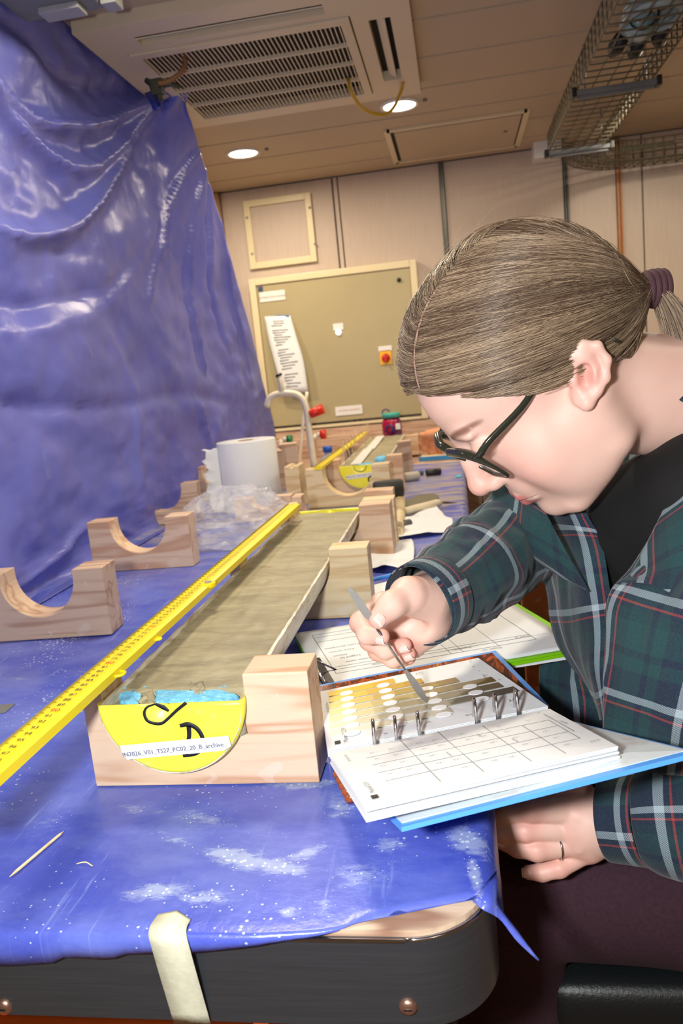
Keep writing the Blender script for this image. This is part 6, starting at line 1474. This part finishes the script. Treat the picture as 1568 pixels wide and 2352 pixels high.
tube_sleeve('left_cuff', [J(1396, 1880, .722), J(1440, 1881, .712), J(1488, 1882, .700)], [.0370, .0385, .0400], n=16, wr=.0008, seed=6, u0=.032)
def panel(name, rows, seed, wr=.006, nu=60, nv=44, rot=0.0, off=(0, 0), th=.0012, parent=shirt):
    CG = np.array([[px(p) for p in r] for r in rows]); G = cr_interp(CG, nu); G = np.swapaxes(cr_interp(np.swapaxes(G, 0, 1), nv), 0, 1)
    N_ = unit(np.cross(np.gradient(G, axis=0), np.gradient(G, axis=1))); q = G * [20, 26, 9]; G = G + N_ * (wr * (1 - 2.2 * np.abs(vnoise(q, seed))) * .5 + wr * .3 * vnoise(q * 2.4, seed + 1))[..., None]
    du = np.linalg.norm(np.diff(G, axis=0), axis=2).mean(1); dv = np.linalg.norm(np.diff(G, axis=1), axis=2).mean(0); U, V_ = np.meshgrid(np.r_[0, np.cumsum(du)], np.r_[0, np.cumsum(dv)], indexing='ij')
    uv = np.stack([U * math.cos(rot) - V_ * math.sin(rot) + off[0], U * math.sin(rot) + V_ * math.cos(rot) + off[1]], -1)
    return sheet(name, G, pm, parent, th, uv=uv)
panel('right_front', [[(1165, 1120, .95), (1215, 1130, .87), (1285, 1150, .80), (1345, 1170, .785)], [(1225, 1260, .94), (1275, 1250, .86), (1325, 1245, .80), (1382, 1245, .785)], [(1252, 1350, .93), (1298, 1345, .85), (1345, 1340, .795), (1398, 1338, .78)], [(1272, 1440, .91), (1315, 1440, .84), (1358, 1430, .79), (1406, 1420, .775)],
     [(1312, 1530, .88), (1338, 1530, .83), (1366, 1525, .79), (1402, 1510, .775)], [(1352, 1590, .85), (1366, 1595, .82), (1382, 1595, .79), (1398, 1580, .775)], [(1378, 1650, .83), (1384, 1652, .81), (1390, 1652, .79), (1400, 1640, .775)]], 3, off=(.02, .03))
panel('right_collar', [[(1128, 1120, .88), (1168, 1108, .85), (1230, 1130, .81)], [(1132, 1185, .875), (1185, 1200, .835), (1270, 1210, .79)], [(1158, 1235, .872), (1218, 1262, .825), (1310, 1285, .782)], [(1205, 1265, .87), (1262, 1310, .82), (1352, 1360, .778)]], 8, wr=.002, nu=26, nv=26, rot=.5)
panel('left_front', [[(1560, 1120, .70), (1640, 1090, .66), (1740, 1080, .62), (1860, 1120, .60)], [(1462, 1300, .70), (1560, 1270, .655), (1680, 1260, .61), (1860, 1260, .58)], [(1405, 1372, .70), (1500, 1380, .65), (1640, 1390, .60), (1860, 1400, .57)], [(1400, 1460, .70), (1490, 1470, .65), (1630, 1480, .60), (1860, 1500, .57)],
     [(1394, 1560, .70), (1480, 1570, .655), (1620, 1580, .61), (1860, 1600, .58)], [(1390, 1650, .70), (1475, 1660, .66), (1620, 1680, .62), (1860, 1700, .60)], [(1392, 1760, .70), (1480, 1770, .67), (1620, 1780, .64), (1860, 1800, .62)]], 13, wr=.008, rot=.16, off=(.045, .03))
panel('left_collar', [[(1562, 1105, .685), (1610, 1100, .66), (1700, 1110, .63)], [(1505, 1212, .69), (1575, 1205, .655), (1690, 1240, .62)], [(1455, 1308, .692), (1540, 1300, .652), (1650, 1340, .62)], [(1420, 1338, .692), (1500, 1345, .652), (1600, 1400, .62)]], 18, wr=.002, nu=26, nv=26, rot=-.55, off=(.03, .0))
panel('shirt_tail', [[(1266, 1470, .95), (1310, 1480, .92), (1370, 1500, .88)], [(1250, 1530, .945), (1310, 1540, .91), (1375, 1560, .87)], [(1244, 1600, .94), (1315, 1610, .90), (1395, 1640, .86)], [(1250, 1760, .93), (1330, 1770, .89), (1420, 1780, .85)]], 23, wr=.012, rot=.1, off=(.06, .0))
# black t-shirt under the open shirt
bf = Field((.0, .45, .70), (.62, 1.12, 1.22), .006)
bf.ell(J(1590, 1300, .87), (.110, .145, .14), .05); bf.ell(J(1585, 1450, .88), (.105, .12, .14), .05); bf.ell((.36, .80, .86), (.13, .15, .12), .05); bf.cap(J(1490, 1200, .80), J(1640, 1150, .72), .062, .07, .04)
V_, Fq = bf.mesh(); V_ = smooth_mesh(V_, Fq, 3); V_ = V_ + unit(V_ - V_.mean(0)) * (.004 * vnoise(V_ * 30, 4))[:, None]
faces_obj('t_shirt', V_, Fq, plain('black_cotton', rgb(9, 9, 11), .85, bump=.1), pr)
# trousers
lf_ = Field((-.12, .60, .03), (.72, 1.22, .95), .006)
for k_, hp, ft in ((KL, PEL + [0, -.07, -.02], np.array([.05, .76, .12])), (KR, PEL + [0, .12, -.02], np.array([.06, 1.02, .12]))):
    lf_.chain([hp, (hp + k_) / 2, k_, (k_ + ft) / 2, ft], [.100, .086, .068, .062, .052], .02, kk=.02)
lf_.ell(PEL + [0, .02, 0], (.13, .17, .11), .05)
V_, Fq = lf_.mesh(); V_ = smooth_mesh(V_, Fq, 2); V_ = V_ + unit(V_ - (V_ * [1, 1, 1]).mean(0)) * (.003 * (1 - np.abs(vnoise(V_ * [14, 40, 14], 4)) * 2))[:, None]
tr_ = NT('maroon_trousers'); _n = tr_.noise(tr_.tex(scale=(1, 1, 1)), 300, 3); tr_.l(tr_.ramp(_n, [(.3, rgb(46, 22, 34)), (.7, rgb(58, 30, 44))]), tr_.b.inputs['Base Color']); tr_.set(Roughness=.9); tr_.bump(_n, .2)
faces_obj('trousers', V_, Fq, tr_.m, pr)
for y in (.76, 1.02):
    b = Field((-.10, y - .08, 0.0), (.16, y + .08, .16), .005); b.chain([(.06, y, .09), (.06, y, .045), (-.04, y, .035)], [.05, .042, .036], .02); b.ell((0, y, -.05), (.3, .3, .05), .0, 'sub'); V_, Fq = b.mesh(); faces_obj('shoe', V_, Fq, blackmat, pr)

# ================================================================== seat, cupboard and posts on the right
ch = empty('padded_chair', (.30, .92, 0), 'black padded seat of the chair the woman sits on', 'chair')
leather = NT('black_leather'); _n = leather.noise(leather.tex(scale=(1, 1, 1)), 260, 4, .7); leather.set(Base_Color=rgb(20, 24, 26), Roughness=.38); leather.bump(_n, .35, .0015)
b = Field((.02, .66, .54), (.62, 1.20, .66), .005)
o = MB().box((.32, .925, .588), (.56, .43, .075), bev=.034).build('seat_cushion', leather.m, ch); o.data.polygons.foreach_set('use_smooth', [True] * len(o.data.polygons)); md = o.modifiers.new('round', 'SUBSURF'); md.levels = 2; md.render_levels = 2
MB().box((.32, .925, .535), (.50, .40, .022), bev=.004).build('seat_board', pine, ch)
MB().tube([(.06, .722, .563), (.58, .722, .563)], .0015, 6).build('piping', black, ch)
for x, y in ((.10, .76), (.54, .76), (.10, 1.09), (.54, 1.09)): MB().tube([(x, y, .0), (x, y, .525)], .014, 12).build('leg', plain('dark_steel', rgb(60, 60, 62), .4, .8), ch)
cp = empty('dark_cupboard', (.36, 2.1, 0), 'dark low cupboard standing past the right edge of the table', 'cupboard'); dk = plain('dark_laminate', rgb(44, 36, 30), .5)
MB().box((.36, 2.1, .42), (.62, .8, .84), bev=.003).build('carcass', dk, cp)
for x in (.21, .51): dd = MB().box((x, 1.694, .43), (.28, .012, .76), bev=.002).build('door', dk, cp); MB().tube([(x + .1, 1.68, .5), (x + .1, 1.68, .62)], .005, 8).build('handle', steel, dd)
MB().box((.3, 1.9, .852), (.25, .12, .02), bev=.002).build('orange_folder', plain('amber_card', rgb(196, 110, 50), .5), cp)
wc = empty('wooden_chair', (.2, 1.4, 0), 'orange brown wooden chair glimpsed behind the clipboard and sleeve', 'chair'); om = pinewood('orange_wood', rgb(196, 118, 62), rgb(160, 86, 44))
for x in (.105, .45):
    MB().box((x, 1.30, .46), (.05, .035, .92), bev=.004).build('leg', om, wc); MB().box((x, 1.66, .22), (.04, .035, .44), bev=.004).build('leg', om, wc)
MB().box((.2775, 1.48, .45), (.40, .38, .03), bev=.006).build('seat', om, wc)
for z in (.72, .86): MB().box((.2775, 1.30, z), (.30, .02, .06), bev=.004).build('back_rail', om, wc)

# ================================================================== colleague at the far end of the bench
q = Field((-.16, 2.78, .02), (.62, 3.40, 1.66), .011)
q.ell((.30, 3.12, 1.50), (.078, .095, .115), .01); q.chain([(.29, 3.025, 1.515), (.287, 3.005, 1.48)], [.012, .016], .012); q.ell((.29, 3.03, 1.44), (.03, .02, .012), .01); q.ell((.262, 3.035, 1.515), (.016, .014, .010), .006, 'sub'); q.ell((.318, 3.035, 1.515), (.016, .014, .010), .006, 'sub'); q.ell((.215, 3.13, 1.49), (.014, .02, .035), .006); q.cap((.31, 3.13, 1.40), (.33, 3.14, 1.30), .05, .055, .03)
q.chain([(.34, 3.14, 1.22), (.36, 3.14, 1.0), (.36, 3.14, .85)], [.14, .13, .14], .05, kk=.04); q.cap((.22, 3.00, 1.26), (.48, 3.26, 1.26), .06, .06, .05)
V_, Fq = q.mesh(); p2_ = empty('person', (.34, 3.13, 0), 'person in dark clothes at the far end of the bench, one bare hand in view', 'person')
hw = np.array([.04, 2.94, .985]); q2 = Field((-.20, 2.80, .86), (.30, 3.10, 1.25), .0028)
kn_ = at(985, 1000, y=2.93); wr_ = at(1030, 992, y=2.95)
q2.chain([(.24, 3.02, 1.08), wr_], [.034, .026], .01); q2.cap(wr_, kn_, .024, .022, .012)
for k, (a, b, c) in enumerate(((( 968, 1000), (966, 1020), (974, 1035)), ((978, 1008), (980, 1030), (990, 1042)), ((990, 1010), (994, 1032), (1002, 1046)), ((1000, 1008), (1008, 1030), (1012, 1044)))):
    P = [at(x_, y_, y=2.925 + .006 * k) for x_, y_ in (a, b, c)]; q2.chain([kn_] + P, [.014, .011, .0095, .008], .004)
P = [at(x_, y_, y=2.90) for x_, y_ in ((1010, 995), (1014, 1015), (1010, 1030))]; q2.chain(P, [.013, .011, .009], .006)
Vh, Fh = q2.mesh(); body2 = np.concatenate([V_, Vh]); tan_ = np.array([lin(c) for c in (214, 148, 104)])
faces_obj('body', body2, np.concatenate([Fq, Fh + len(V_)]), skin, p2_, col=np.repeat(tan_[None], len(body2), 0))
q = Field((-.06, 2.76, .02), (.66, 3.44, 1.40), .012)
q.chain([(.34, 3.14, 1.22), (.36, 3.14, 1.0), (.36, 3.14, .85)], [.155, .145, .155], .05, kk=.04); q.cap((.20, 2.99, 1.26), (.50, 3.27, 1.26), .075, .075, .05)
q.chain([(.20, 2.99, 1.24), (.26, 2.98, 1.10), wr_ + [.05, .01, .03]], [.07, .055, .042], .03)
V_, Fq = q.mesh(); faces_obj('jumper', V_, Fq, plain('dark_wool', rgb(34, 30, 32), .9), p2_)
q = Field((.1, 2.95, .02), (.60, 3.36, 1.0), .012)
for x_ in (.27, .45): q.chain([(x_, 3.14, .86), (x_, 3.12, .48), (x_, 3.14, .06)], [.095, .075, .055], .03)
V_, Fq = q.mesh(); faces_obj('trousers', V_, Fq, plain('dark_twill', rgb(38, 34, 40), .9), p2_)
hs2 = MB().lathe([(.0001, .125), (.05, .115), (.082, .08), (.094, .03), (.092, -.03), (.07, -.055)], (.305, 3.135, 1.50), (0, 0, 1), 28); hs2.build('hair', plain('dark_hair', rgb(46, 34, 28), .6), p2_)
